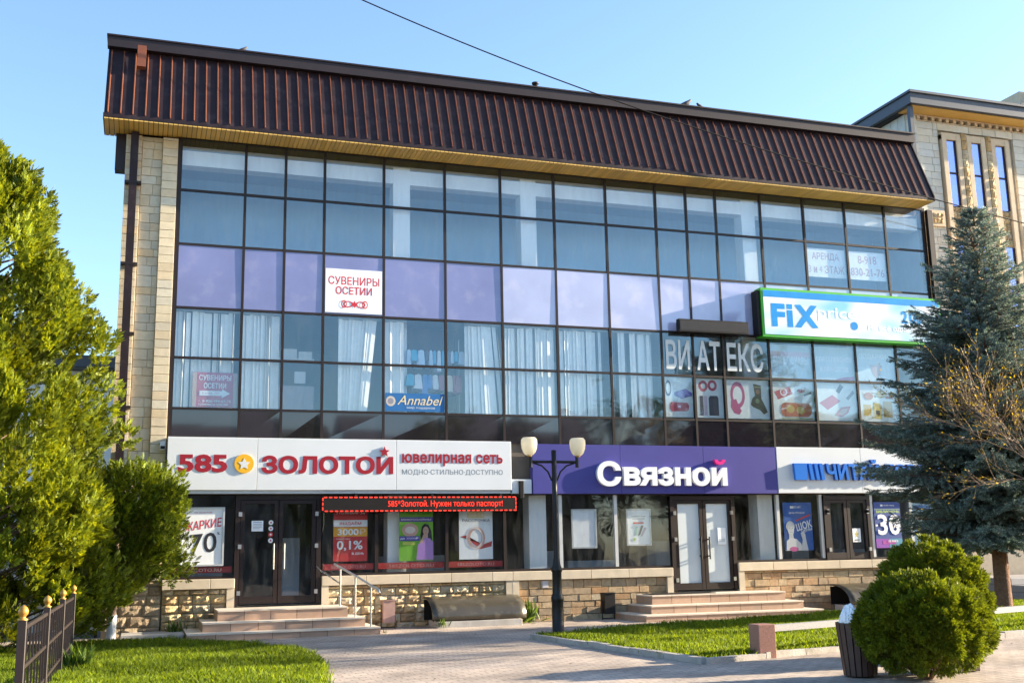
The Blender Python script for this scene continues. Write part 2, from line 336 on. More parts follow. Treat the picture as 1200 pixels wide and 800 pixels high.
def poster(name,label,cat,x0,x1,z0,z1,y,items,base=None,group=None,frame=None):
    """flat sheet facing -y; items in 0..1 sheet units, each layer 1.2 mm nearer the viewer"""
    b=MB().box(x0,x1,y,y+.006,z0,z1); o=b.build(name,base or M['paper'],None,(x0,y,z0)); tag(o,label,cat,group)
    w,h=x1-x0,z1-z0; U=lambda u,v:(x0+u*w,z0+v*h); lay=0
    pic=MB(); pm=[]; let=MB(); lm=[]
    for it in items:
        lay+=1; yy=y-.0012*lay; k=it[0]; col=flat(it[-1])
        if k=='text':
            _,body,u0,u1,v0,v1,bold,opt,_c=it
            if col not in lm: lm.append(col)
            a=U(u0,v0); c=U(u1,v1); put_text(let,body,a[0],c[0],a[1],c[1],yy,0,bold*.45,lm.index(col),opt.get('shear',0),opt.get('rot',0))
        else:
            if col not in pm: pm.append(col)
            mi=pm.index(col)
            if k=='rect': _,u0,u1,v0,v1,_c=it; pts=[U(u0,v0),U(u1,v0),U(u1,v1),U(u0,v1)]
            elif k=='ell': _,cu,cv,ru,rv,_c=it; pts=[U(p[0],p[1]) for p in ell(cu,cv,ru,rv)]
            elif k=='ring':
                _,cu,cv,ru,rv,t,_c=it; A=[U(*p) for p in ell(cu,cv,ru,rv,24)]; B=[U(*p) for p in ell(cu,cv,ru*(1-t),rv*(1-t),24)]
                pic.add([(p[0],yy,p[1]) for p in A+B],[(i,(i+1)%24,24+(i+1)%24,24+i) for i in range(24)],mi); continue
            else: pts=[U(*p) for p in it[1]]
            pic.add([(p[0],yy,p[1]) for p in pts],[tuple(range(len(pts)))],mi)
    if pic.f: pic.build('picture',pm,o)
    if let.f: let.build('lettering',lm,o)
    if frame:
        f=MB(); t=.035; yy=y-.02
        f.box(x0-t,x0,yy,y+.01,z0-t,z1+t); f.box(x1,x1+t,yy,y+.01,z0-t,z1+t); f.box(x0,x1,yy,y+.01,z1,z1+t); f.box(x0,x1,yy,y+.01,z0-t,z0)
        f.build('frame',frame,o)
    return o
# ------------------------------------------------------------------ masonry
def courses(mb,x0,x1,z0,z1,h,y,depth,wr=(.3,.6),gap=.008,jit=.006,mi=0,hj=0):
    z=z0; k=0
    while z<z1-.02:
        hh=min(h*(1+random.uniform(-hj,hj)),z1-z)
        if z1-z-hh<.05: hh=z1-z
        x=x0
        while x<x1-.01:
            w=random.uniform(*wr)
            if x1-x-w<wr[0]*.5: w=x1-x
            w=min(w,x1-x); j=random.uniform(-jit,jit)
            mb.bbox(x+gap/2,x+w-gap/2,y+j,y+depth,z+gap/2,z+hh-gap/2,.004,mi); x+=w
        z+=hh; k+=1
def rough_blocks(mb,x0,x1,z0,z1,h,y,amp=.05,wr=(.22,.5),gap=.012,mi=0):
    z=z0
    while z<z1-.02:
        hh=min(h*random.uniform(.9,1.1),z1-z)
        if z1-z-hh<.06: hh=z1-z
        x=x0
        while x<x1-.01:
            w=random.uniform(*wr)
            if x1-x-w<wr[0]*.6: w=x1-x
            w=min(w,x1-x); nx=max(3,int(w/.07)); nz=4; vs=[]
            for j in range(nz+1):
                for i in range(nx+1):
                    ed=i in(0,nx) or j in(0,nz)
                    d=random.uniform(0,.006) if ed else random.uniform(.25,1)*amp
                    vs.append((x+gap/2+(w-gap)*(i/nx)+(0 if ed else random.uniform(-.012,.012)),y-d,z+gap/2+(hh-gap)*j/nz+(0 if ed else random.uniform(-.01,.01))))
            n=len(vs); ring=[i for i in range(nx+1)]+[j*(nx+1)+nx for j in range(1,nz+1)]+[nz*(nx+1)+i for i in range(nx-1,-1,-1)]+[j*(nx+1) for j in range(nz-1,0,-1)]
            fs=[(j*(nx+1)+i,j*(nx+1)+i+1,(j+1)*(nx+1)+i+1,(j+1)*(nx+1)+i) for j in range(nz) for i in range(nx)]
            vs+=[(vs[i][0],y+.05,vs[i][2]) for i in ring]; m=len(ring)
            fs+=[(ring[(q+1)%m],ring[q],n+q,n+(q+1)%m) for q in range(m)]
            mb.add(vs,fs,mi); x+=w
        z+=hh
GW=-.05
def gz(x): return .008*(max(-8.,min(25.,x))-4)
# ================================================================== SETTING
def sheet(name,poly_cols,mats,z=0.,kind='structure'):
    b=MB()
    for x0,x1,y0,y1 in poly_cols: b.quad((x0,y0,gz(x0)+z),(x1,y0,gz(x1)+z),(x1,y1,gz(x1)+z),(x0,y1,gz(x0)+z))
    o=b.build(name,mats); tag(o,kind=kind); return o
sheet('ground',[(-600,-8,-600,600),(-8,25,-600,600),(25,600,-600,600)],M['asphalt'],-.16)
def gy(x,y): t=max(0.,min(1.,(y+5)/3)); return (1-t)*gz(x)+t*GW
b=MB(); gx=[-30,-8,-4,0,4,8,12,16,20,25,45]; gyv=[-27,-14,-5,-4.25,-3.5,-2.75,-2,.3]
b.add([(x,y,gy(x,y)) for y in gyv for x in gx],[(j*11+i,j*11+i+1,(j+1)*11+i+1,(j+1)*11+i) for j in range(7) for i in range(10)]); b.build('pavement',M['paver'])['kind']='structure'
def polysheet(name,poly,mats,z,kind='structure',**kw):
    b=MB(); b.add([(x,y,gz(x)+z) for x,y in poly],[tuple(range(len(poly)))]); o=b.build(name,mats); tag(o,kind=kind,**kw); return o
LAWN_L=[(-9,-2.1),(.1,-2.1),(.9,-3.3),(1.75,-5.3),(2.08,-6.85),(1.95,-8.3),(1.75,-9.9),(1.3,-12.5),(.6,-14.5),(-9,-14.5)]
LAWN_R=[(6.05,-5.45),(8.7,-4.55),(12.5,-3.95),(20,-3.3),(20,-8.9),(8.9,-10.3),(7.5,-10.55),(6.55,-10.8),(6.38,-8.97),(6.28,-7.56)]
polysheet('soil',LAWN_L,M['soil'],.03)
polysheet('soil',LAWN_R,M['soil'],.03)
LAWN_F=[(10.2,-12.2),(20,-12.2),(20,-11.9),(10.2,-11.9)]
# kerb stones along the right lawn
def kerb(pts,name='kerb'):
    b=MB()
    for (xa,ya),(xb,yb) in zip(pts,pts[1:]):
        d=Vector((xb-xa,yb-ya,0)); n=max(1,round(d.length/.8)); d/=n; p=Vector((xa,ya,0)); q=Vector((-d.y,d.x,0)).normalized()*.055
        for i in range(n):
            a=p+d*i+d.normalized()*.006; c=p+d*(i+1)-d.normalized()*.006; za=gz(a.x)-.05; zt=gz(a.x)+.085+random.uniform(-.012,.008)
            v=[a-q,c-q,c+q,a+q]
            b.add([(k.x,k.y,za) for k in v]+[(k.x,k.y,zt) for k in v],[(4,5,6,7),(0,1,5,4),(1,2,6,5),(2,3,7,6),(3,0,4,7)])
    o=b.build(name,M['kerb']); tag(o,kind='structure')
kerb([(6.0,-5.6),(6.23,-7.56),(6.33,-8.97),(6.5,-10.85),(7.5,-10.62),(8.9,-10.36),(20,-8.95)])
# concrete strip beside the pier at the left
polysheet('path',[(-.75,-1.55),(.4,-1.55),(.4,-.15),(-.75,-.15)],M['conc'],.09)
MB().box(-.75,.38,-1.56,-1.45,-.05,.085).build('kerb',M['conc'])['kind']='structure'
# ================================================================== MAIN BUILDING
XS=[0,1.419,2.302,3.183,4.556,6.013,7.395,8.772,10.145,11.516,12.376,13.226,14.543,15.85,17.14,18.42,19.70]
ZR=[10.595,9.40,8.182,6.774,5.684,4.596,3.93]
B=thing('shop_building',(9.3,0,0),'three-storey glass-fronted shop building with a dark brown sheet metal mansard roof','building')
# masonry pier left of the glass
w=MB()
w.box(-1.10,-.06,.05,14,0,10.55)
courses(w,-1.13,-.80,1.05,10.55,.165,-.03,.14,(.4,.5)); courses(w,-.79,-.37,1.05,10.55,.21,.02,.12,(.18,.34),hj=.25)
courses(w,-.37,-.045,1.05,10.55,.185,-.055,.14,(.4,.5))
w.build('wall',[M['stone']],B)
w=MB(); rough_blocks(w,-1.15,-.03,-.08,1.03,.2,-.02,.04); w.build('base_course',M['old'],B)
w=MB(); w.box(19.76,20.0,.06,14,0,10.55); w.box(-1.1,20,13.9,14,0,10.55); w.build('wall',M['plain'],B)
# roof
rf=MB(); xl,xr=-1.58,19.52
sec=[(-.72,10.63),(-.72,10.70),(.02,12.52),(.32,12.52),(.32,10.63)]
rf.prism(sec,'x',xl,xr); rf.box(-1.1,19.52,.321,13.9,10.63,12.5); roof=rf.build('roof',M['roof'],B,recalc=True)
rb=MB(); dy,dz=.74,1.82; ln=math.hypot(dy,dz); ny,nz_=-dz/ln,dy/ln
x=xl+.07
while x<xr-.02:
    a=(-.72+.03*dy/ln,10.70+.03*dz/ln); c=(-.72+dy*.955,10.70+dz*.955)
    hw=.015; h=.034
    P=lambda p,s,k:(x+s,p[0]+ny*k,p[1]+nz_*k)
    v=[P(a,-hw,0),P(a,hw,0),P(a,hw*.5,h),P(a,-hw*.5,h),P(c,-hw,0),P(c,hw,0),P(c,hw*.5,h),P(c,-hw*.5,h)]
    rb.add(v,[(1,2,6,5),(2,3,7,6),(3,0,4,7),(0,1,2,3),(4,5,6,7)],0)
    x+=.2505+random.uniform(-.006,.006)
rb.build('standing_rib',M['rib'],roof)
f=MB(); f.box(xl-.03,xr+.05,-.13,.06,12.50,12.74); f.box(xl-.05,xr+.07,-.16,.3,12.74,12.775)
f.box(xl-.015,xl-.002,-.73,.3,10.60,10.72)
f.prism([(-.745,10.60),(-.745,10.73),(.0,12.55),(.1,12.55),(.1,10.60)],'x',xr+.002,xr+.03)
f.build('fascia',M['fascia'],roof)
s=MB(); x=xl
while x<xr-.02:
    s.box(x+.006,min(x+.1,xr)-.006,-.715,.03 if x>-1.13 else .3,10.595,10.622); x+=.1
s.build('soffit',M['soffit'],B)
s=MB(); s.box(-1.34,-1.105,.1,.42,9.78,10.59); s.build('eaves_box',M['fascia'],B)
dp=MB(); dp.box(-1.03,-.87,-.20,-.08,.25,10.56); d=dp.build('downpipe',M['roof'],B)
for z in (2.9,4.55,6.1,7.6,9.4): MB().box(-1.12,-.78,-.205,-.19,z,z+.05).box(-1.12,-1.031,-.19,-.03,z,z+.05).box(-.869,-.78,-.19,-.03,z,z+.05).build('bracket',M['frame'],d)
dp=MB(); dp.box(19.76,19.92,-.14,-.02,.3,10.56); dp.build('downpipe',M['frame'],B)
dp=MB(); dp.prism([(-.30,11.95),(-.42,11.98),(-.30,12.52),(-.1,12.5)],'x',-.98,-.80); dp.build('rain_hopper',M['rib'],B)
# floors, interior
it=MB(); it.box(-.05,19.75,6.0,6.1,0,10.5,0); it.box(-.05,-.02,.25,6,.5,10.5,0); it.box(19.72,19.76,.25,6,.5,10.5,0)
for z0,z1 in ((7.0,8.1),): it.box(0,19.7,.3,6,z0,z1,1)
it.box(0,19.7,.26,6,10.42,10.5,1)
it.box(0,19.7,.28,6,4.0,4.5,2); it.box(0,19.7,.3,6,8.1,8.14,2)
it.box(0,19.7,2.2,2.25,8.141,10.419,3)  # added partition, coloured blue to stand in for sky reflected in the panes
it.build('interior',[M['inner'],M['ceil'],M['floor'],mat('blue_painted_wall',(.50,.68,.84),.8,.08,.8)],B)
it=MB(); it.box(0,19.7,3.2,3.25,.5,3.0,0); it.box(0,19.7,.1,3.2,2.95,3.0,0); it.box(0,19.7,.05,3.2,.48,.5,1)
for xx,ww,hh in ((.5,.8,.9),(4.9,1.6,.95),(8.9,.5,1.0),(9.6,1.3,.75),(12.0,.9,1.2),(16.0,.5,1.3),(17.6,1.1,.9),(2.6,.4,1.4)):
    it.box(xx,xx+ww,1.8,2.3,.5,.5+hh,2)
it.build('shop_interior',[M['shopdark'],M['floor'],M['inner']],B)
for cx in (1.75,4.80,7.95,11.05,14.05,17.2):
    if cx in (4.80,7.95,14.05): MB().box(cx,cx+.40,.12,.5,8.14,10.42).build('column',M['wallw'],B)
    MB().box(cx,cx+.40,.45,.85,4.5,7.0).build('column',M['wallw'],B)
for cx in (4.7,8.02,14.05): MB().box(cx,cx+.42,.18,.6,.5,2.95).build('column',M['wallw'],B)
MB().box(.02,19.6,.13,.45,10.02,10.36).build('beam',M['wallw'],B)
# curtain wall: frame and panes
fr=MB(); e=.028
for i,x in enumerate(XS): 
    hw=.05 if i in(0,16) else e
    fr.box(x-hw,x+hw,-.022,.06,3.9,10.6)
for z in ZR[:-1]: fr.box(XS[0],XS[-1],-.019,.056,z-.026,z+.026)
fr.box(-.05,19.75,-.04,.06,10.57,10.625)
fr.build('window_frame',M['frame'],B)
def pane(name,x0,x1,z0,z1,m,y=0.,jit=.006,parent=None):
    b=MB(); j=[y+random.uniform(-jit,jit) for _ in range(4)]; t=.008
    v=[(x0,j[0],z0),(x1,j[1],z0),(x1,j[2],z1),(x0,j[3],z1)]; v+=[(p[0],p[1]+t,p[2]) for p in v]
    b.add(v,[(0,1,2,3),(7,6,5,4),(0,4,5,1),(1,5,6,2),(2,6,7,3),(3,7,4,0)]); return b.build(name,m,parent or B)
for i in range(16):
    x0,x1=XS[i]+e,XS[i+1]-e
    for r in range(6):
        z1,z0=ZR[r]-.024,ZR[r+1]+.024
        if r in(2,5): pane('spandrel_panel',x0,x1,z0,z1,M['dark'] if r==5 else M['purple'] if i<6 else M['lilac'],y=-.006)
        else: pane('window_pane',x0,x1,z0,z1,M['glass'])
# wall behind the spandrels and the sign boards
bk=MB(); bk.box(0,19.7,.1,.25,6.80,8.16); bk.box(0,19.7,.08,.25,2.86,4.55); bk.build('wall',M['shopdark'],B)
# plinth
pl=MB()
for a,b_,rgh in ((-.02,1.42,1),(3.22,7.5,1),(7.5,11.50,0),(13.26,19.75,0)):
    pl.box(a,b_,.02,.3,-.1,1.0,2)
    top=1.06 if a<12 else 1.14
    x=a
    while x<b_-.01:
        x2=min(x+.95,b_); 
        if b_-x2<.3: x2=b_
        pl.bbox(x+.002,x2-.002,-.13,.06,top-.20,top,.008,1); x=x2
    if rgh: rough_blocks(pl,a+.012,b_-.16,gz(a)-.1,top-.205,.175,-.03,.075,(.2,.42))
    else: courses(pl,a+.012,b_-.16,gz(a)-.1,top-.205,.15,-.05,.1,(.22,.45),.012,.012,3,.15)
    pl.box(b_-.155,b_,-.11,.06,gz(b_)-.05,top-.202,1)
    if a>3: pl.box(a,a+.15,-.112,.06,gz(a)-.05,top-.203,1)
pl.build('plinth',[M['rough'],M['cap'],M['mortar'],M['plain']],B)
# shop front: frames and panes
sf=MB(); al=MB()
for x in (0.02,4.41,6.0,7.36): sf.box(x-.035,x+.035,-.03,.06,1.06,2.86)
for x in (8.72,10.11,14.50,15.74,17.24,18.45): MB().box(x-.04,x+.04,-.03,.06,1.06 if x<12 else 1.2,2.768).build('shop_window_post',M['alu'],B)
sf.box(0,19.7,-.028,.055,2.77,2.87)
for a,b_,t in ((0,1.40,1.06),(3.22,11.5,1.06),(13.28,19.7,1.14)): sf.box(a,b_,-.04,.05,t,t+.055)
sf.build('shop_window_frame',M['frame'],B)
for a,b_ in ((.055,1.38),(3.24,4.375),(4.445,5.965),(6.035,7.325),(7.395,8.68),(8.76,10.07),(10.15,11.5),(13.3,14.46),(14.54,15.70),(15.78,17.2),(17.28,18.41),(18.49,19.7)):
    pane('shop_window',a,b_,1.11 if a<12 else 1.19,2.78,M['dglass'])
# doors
def door(x0,x1,z0,z1,leafmat,handlem,grips,inner=None):
    d=MB(); t=.10
    d.box(x0,x0+t,-.07,.06,z0,z1); d.box(x1-t,x1,-.07,.06,z0,z1); d.box(x0,x1,-.068,.058,z1-t,z1)
    xm=(x0+x1)/2
    for a,b_ in ((x0+t+.01,xm-.008),(xm+.008,x1-t-.01)):
        p=.085
        d.box(a,a+p,-.05,.03,z0+.02,z1-t-.01); d.box(b_-p,b_,-.05,.03,z0+.02,z1-t-.01); d.box(a,b_,-.048,.028,z1-t-p,z1-t-.01); d.box(a,b_,-.048,.028,z0+.02,z0+.17)
    o=d.build('door',M['frame'],B)
    for a,b_ in ((x0+t+.095,xm-.093),(xm+.093,x1-t-.095)):
        pane('door_pane',a,b_,z0+.17,z1-t-.085,leafmat,y=-.01,parent=o)
    for gx in grips:
        h=MB(); h.tube([(gx,-.12,z0+.72),(gx,-.12,z0+1.25)],.018,8); h.box(gx-.012,gx+.012,-.12,-.04,z0+.78,z0+.81); h.box(gx-.012,gx+.012,-.12,-.04,z0+1.17,z0+1.2); h.build('handle',handlem,o)
    for hx in (x0+t,x1-t):
        h=MB()
        for hz in (z0+.2,z0+1.15,z1-.45): h.box(hx-.035,hx+.035,-.10,-.045,hz,hz+.09)
        h.build('hinge',M['steel'],o)
    return o
door(1.40,3.20,.51,2.78,M['dglass'],M['steel'],(2.20,2.42))
M['frost']=mat('frosted_door_film',(.60,.66,.68),.35,.05,2)
door(11.52,13.26,.52,2.74,M['frost'],M['black'],(12.27,12.5))
door(15.80,17.18,1.16,2.74,M['dglass'],M['steel'],())
# white strip between the two sign boards
MB().box(7.50,7.98,-.16,-.03,2.80,3.12).build('cladding_strip',M['white'],B)
# ================================================================== STAIRS
def stairs(label,steps):
    o=thing('entrance_stairs',((steps[0][0]+steps[0][1])/2,-1.5,gz(steps[0][0])),label,'stairs')
    for i,(x0,x1,yf,zt,zb) in enumerate(steps):
        b=MB(); x=x0; tr=.028
        b.box(x0+.02,x1-.02,yf+.03,-.14,zb,zt-tr-.001,2)
        n=max(1,round((x1-x0)/.52))
        for k in range(n):
            xa=x0+(x1-x0)*k/n; xb=x0+(x1-x0)*(k+1)/n
            b.box(xa+.005,xb-.005,yf+.012,yf+.029,zb,zt-tr-.002,0); b.box(xa+.002,xb-.002,yf-.012,-.135,zt-tr,zt,1)
        for xe,s in ((x0,1),(x1,-1)):
            xa,xb=(xe+.004,xe+.018) if s>0 else (xe-.018,xe-.004)
            m=max(1,round((-.14-yf)/.52))
            for k in range(m):
                ya=yf+.03+(-.17-yf)*k/m; yb=yf+.03+(-.17-yf)*(k+1)/m
                b.box(xa,xb,ya+.003,yb-.003,zb,zt-tr-.002,0)
        b.build('step',[M['stair'],M['tread'],M['soil']],o)
    return o
stairs('three tiled steps with a steel handrail below the brown glass door on the left',[(.42,4.10,-2.0,.09,-.15),(.72,3.87,-1.6,.265,.087),(1.02,3.59,-1.2,.47,.262)])
stairs('three wide tiled steps below the frosted double door under the violet sign',[(9.96,14.42,-1.8,.09,-.15),(10.28,14.17,-1.4,.27,.087),(10.5,13.95,-1.0,.475,.267)])
dm=MB().bbox(10.62,12.2,-.86,-.22,.476,.492,.004).build('door_mat',M['black'],None,(11.4,-.5,.476)); tag(dm,'black rubber mat on the left part of the top tiled step under the violet sign','mat')
hr=thing('handrail',(3.7,-1.2,.3),'stainless steel handrail on the right end of the left tiled steps','handrail')
for x,y,z0,z1 in ((3.46,-1.0,.47,1.24),(3.70,-1.4,.265,1.07),(3.94,-1.8,.09,.87)):
    MB().tube([(x,y,z0),(x,y,z1)],.019,10).build('post',M['steel'],hr)
MB().tube([(3.36,-.84,1.315),(3.46,-1.0,1.245),(3.70,-1.4,1.075),(3.94,-1.8,.885),(4.06,-1.98,.80),(4.07,-2.0,.74)],.023,10).build('rail',M['steel'],hr)
MB().tube([(3.10,-.12,1.26),(3.14,-.3,1.2),(3.46,-.99,.92)],.016,8).build('rail',M['steel'],hr)
# ================================================================== SIGN BOARDS
sg=thing('shop_sign',(3.7,-.15,2.87),'long white sign board with red letters 585 ЗОЛОТОЙ and a yellow star coin','sign')
for a,b_ in ((-.02,1.80),(1.805,4.80),(4.805,7.47)): MB().bbox(a,b_,-.25,-.045,2.87,3.97,.006).build('panel',M['white'],sg)
RED=mat('red_acrylic_letters',(.31,.004,.014),.4,.05,3); GRY=mat('grey_letters',(.18,.21,.23),.4,.05,3); YEL=mat('yellow_coin',(.80,.42,.01),.4,.06,4)
def word(parent,m,*a,**k):
    b=MB(); put_text(b,*a,**k); return b.build('lettering',m,parent)
word(sg,RED,'585',.20,1.19,3.235,3.61,-.259,.007,.036)
word(sg,RED,'ЗОЛОТОИ',1.89,4.73,3.215,3.60,-.259,.007,.042)
b=MB(); b.prism(star(4.53,3.70,.12),'y',-.285,-.255); b.build('red_star',RED,sg)
b=MB(); b.prism(ell(1.53,3.42,.20,.20,28),'y',-.275,-.255); co=b.build('star_coin',YEL,sg)
b=MB(); b.prism(star(1.53,3.41,.125,.5),'y',-.280,-.2755); b.build('white_star',M['white'],co)
word(sg,RED,'ювелирная сеть',4.93,7.26,3.40,3.67,-.258,.006,.03,space=1.05)
word(sg,GRY,'МОДНО·СТИЛЬНО·ДОСТУПНО',4.93,7.26,3.19,3.325,-.2515,0,0)
MB().box(.0,7.45,-.2,-.05,2.80,2.869).build('bottom_rail',M['alu'],sg)
sv=thing('shop_sign',(11.2,-.15,2.79),'violet sign board with thick white letters Связной and a pink crescent','sign')
for a,b_ in ((8.0,10.2),(10.204,12.4),(12.404,14.44)): MB().bbox(a,b_,-.20,-.03,2.79,3.93,.006).build('panel',M['svyaz'],sv)
WHT=mat('white_acrylic_letters',(.82,.83,.84),.3,.03,3)
SID=mat('shaded_letter_return',(.55,.55,.6),.4,.05,3); PNK=mat('pink_acrylic',(.75,.02,.25),.35,.05,3)
word(sv,WHT,'С',9.56,10.17,2.955,3.545,-.305,.10,.035)
word(sv,WHT,'вязнои',10.24,12.98,2.965,3.415,-.305,.10,.038)
b=MB(); A=[(12.80+.15*math.cos(t),3.60+.12*math.sin(t)) for t in [math.pi+math.pi*i/14 for i in range(15)]]; Bq=[(12.80+.06*math.cos(t),3.60+.045*math.sin(t)) for t in [2*math.pi-math.pi*i/14 for i in range(15)]]
b.prism(A+Bq,'y',-.305,-.21); b.build('pink_crescent',PNK,sv)
ch=thing('shop_sign',(17,-.15,2.81),'white sign board with raised blue letters ЧИТАЙ partly behind the spruce','sign')
for a,b_ in ((14.445,16.9),(16.904,19.72)): MB().bbox(a,b_,-.205,-.03,2.80,3.94,.006).build('panel',M['white'],ch)
BLU=mat('blue_acrylic_letters',(.012,.16,.62),.3,.05,3); BLD=mat('dark_blue_letter_return',(.008,.06,.30),.4,.05,3)
b=MB(); b.prism([(14.90,3.12),(15.24,3.12),(15.24,3.53),(14.87,3.53)],'y',-.30,-.21)
for xx in (15.29,15.45,15.60): b.prism([(xx,3.53),(xx+.09,3.53),(xx+.15,3.12),(xx+.06,3.12)],'y',-.30,-.21)
b.build('book_emblem',BLU,ch)
word(ch,[BLU,BLD],'ЧИТАЙ',15.80,17.42,3.12,3.64,-.30,.09,.032,smi=1,shear=-.12)
word(ch,[BLU,BLD],'-ГОРОД',17.46,19.35,3.12,3.53,-.30,.09,.032,smi=1,shear=-.12)
fx=thing('light_box_sign',(17,-.2,6.72),'white and blue light box sign with green edges and the letters FIX','sign')
MB().box(14.20,19.72,-.34,-.045,6.71,7.97).build('case',mat('green_sign_edge',(.05,.42,.015),.4,.05,3),fx)
MB().box(14.10,14.197,-.30,-.045,6.74,7.90).build('side_box',M['black'],fx)
def fixface():
    m,t,b=new('printed_sign_face'); L=t.links.new; geo=N(t,'ShaderNodeNewGeometry'); mp=N(t,'ShaderNodeMapping'); mp.inputs['Scale'].default_value=(.7,1,1.1); L(geo.outputs['Position'],mp.inputs[0])
    nz=N(t,'ShaderNodeTexNoise'); nz.inputs['Scale'].default_value=1.3; nz.inputs['Detail'].default_value=1; L(mp.outputs[0],nz.inputs['Vector'])
    rp=N(t,'ShaderNodeValToRGB'); e=rp.color_ramp.elements; e[0].position=.42; e[0].color=(.80,.84,.86,1); e[1].position=.68; e[1].color=(.25,.58,.78,1); L(nz.outputs[0],rp.inputs[0]); L(rp.outputs[0],b.inputs[0]); b.inputs['Roughness'].default_value=.25; return m
MB().box(14.26,19.66,-.352,-.341,6.77,7.91).build('face',fixface(),fx)
CYA=mat('cyan_print',(.0,.26,.66),.3,.15,3); PAL=mat('pale_print',(.86,.90,.93),.3,.02,3)
b=MB(); b.box(14.26,19.66,-.3545,-.3521,7.74,7.91); b.build('top_band',CYA,fx)
word(fx,CYA,'F',14.47,14.87,6.98,7.58,-.356,0,.045); word(fx,CYA,'X',15.14,15.84,6.98,7.58,-.356,0,.05)
b=MB(); b.box(14.93,15.09,-.356,-.3535,6.98,7.42); b.box(14.93,15.09,-.356,-.3535,7.45,7.58); b.build('lettering',CYA,fx)
word(fx,PAL,'price',15.84,17.0,7.18,7.55,-.356,0,.012)
b=MB(); b.prism(ell(16.93,7.10,.11,.11),'y',-.3565,-.353); b.build('dot',CYA,fx)
word(fx,PAL,'На всё одна цена',17.35,19.2,6.98,7.16,-.356,0,.02)
word(fx,CYA,'2',18.42,18.62,7.24,7.58,-.356,0,.03)
word(fx,CYA,'00',18.68,19.1,7.24,7.58,-.356,0,.03)
tk=thing('led_ticker',(5.3,-.2,2.4),'long black running text display with lit red letters and dashed red border','display')
MB().bbox(3.17,7.55,-.32,-.20,2.40,2.73,.008).build('case',M['black'],tk)
b=MB()
for i in range(40):
    xx=3.21+i*.109
    if xx<7.50: b.box(xx,xx+.066,-.3235,-.3205,2.70,2.722); b.box(xx+.02,xx+.086,-.3235,-.3205,2.408,2.43)
for i in range(3):
    b.box(3.174,3.196,-.3235,-.3205,2.44+i*.1,2.50+i*.1); b.box(7.524,7.546,-.3235,-.3205,2.46+i*.09,2.52+i*.09)
b.build('border_lights',M['led'],tk)
word(tk,M['led'],'585*Золотой. Нужен только паспорт!',4.60,7.22,2.475,2.645,-.323,0,.0)
b=MB()
for xx in (3.9,5.6,7.2): b.box(xx,xx+.05,-.21,-.05,2.731,2.80)
b.build('bracket',M['frame'],tk)
db=thing('blank_display',(12.8,-.15,6.7),'switched-off narrow black display box hung across the glass left of the FIX sign','display')
MB().bbox(11.86,13.82,-.30,-.16,6.735,7.06,.012).build('case',M['black'],db)
MB().box(11.90,13.78,-.304,-.3005,6.775,7.02).build('screen',mat('dark_screen',(.02,.014,.010),.35,.2,6),db)
b=MB(); b.box(12.2,12.26,-.165,-.03,6.8,7.0); b.box(13.4,13.46,-.165,-.03,6.8,7.0); b.build('bracket',M['frame'],db)
cm=thing('wall_box',(-.12,-.1,3.75),'small grey metal box on the stone pier beside the white sign','box')
MB().bbox(-.17,-.06,-.19,-.07,3.70,3.88,.01).build('case',M['alu'],cm)
MB().box(-.16,-.07,-.2,-.192,3.72,3.78).build('cover',M['black'],cm)
wb=thing('speaker_box',(7.72,-.2,2.9),'small dark upright box on the white strip between the two sign boards','box')
MB().bbox(7.66,7.76,-.26,-.165,2.68,3.08,.01).build('case',M['black'],wb); MB().box(7.63,7.79,-.25,-.162,3.081,3.11).build('bracket',M['white'],wb)
# ================================================================== POSTERS AND BANNERS
r_=(.55,.02,.04); w_=(.80,.82,.84); k_=(.02,.02,.025); bl=(.01,.10,.42); gr=(.18,.45,.03); pu=(.10,.06,.36); ye=(.80,.48,.02)
poster('banner','white banner with dark red ornate lettering СУВЕНИРЫ ОСЕТИИ over a knot ornament','banner',3.225,4.515,6.83,7.84,-.02,
 [('text','СУВЕНИРЫ',.05,.95,.64,.83,.03,{},r_),('text','ОСЕТИИ',.18,.82,.42,.60,.03,{},r_),
  ('ring',.40,.2,.085,.075,.28,r_),('ring',.62,.2,.085,.075,.28,r_),('poly',star(.51,.2,.085,.5,6),r_),('ring',.325,.2,.05,.09,.3,r_),('ring',.695,.2,.05,.09,.3,r_)])
pk=(.50,.09,.14)
poster('poster','dull red poster with white СУВЕНИРЫ ОСЕТИИ and an arrow, standing behind the glass','poster',.44,1.37,4.64,5.39,.06,
 [('rect',.0,.09,0,1,(.55,.38,.30)),('rect',.91,1,0,1,(.55,.38,.30)),('text','СУВЕНИРЫ',.14,.86,.77,.93,.05,{},w_),('text','ОСЕТИИ',.25,.75,.54,.70,.05,{},w_),
  ('poly',[(.16,.33),(.66,.33),(.66,.27),(.84,.40),(.66,.53),(.66,.47),(.16,.47)],w_),('text','2 этаж, зал',.22,.60,.37,.43,.0,{},pk),('text','т. 8-928-494-67-75',.14,.86,.14,.21,.02,{},w_),('text','сувениры осетии',.14,.80,.04,.10,.02,{},w_)],base=flat(pk))
an=(.01,.13,.36)
poster('banner','blue banner with pale script Annabel at the foot of the window','banner',4.60,5.965,4.64,5.05,-.008,
 [('ell',.09,.55,.08,.28,(.55,.50,.42)),('ell',.09,.55,.05,.17,(.25,.25,.3)),('text','Annabel',.20,.98,.36,.88,.0,{'shear':.35},(.72,.62,.36)),('text','мир подарков',.36,.84,.12,.25,.01,{},(.55,.62,.66))],base=flat(an))
lr=(.55,.36,.40)
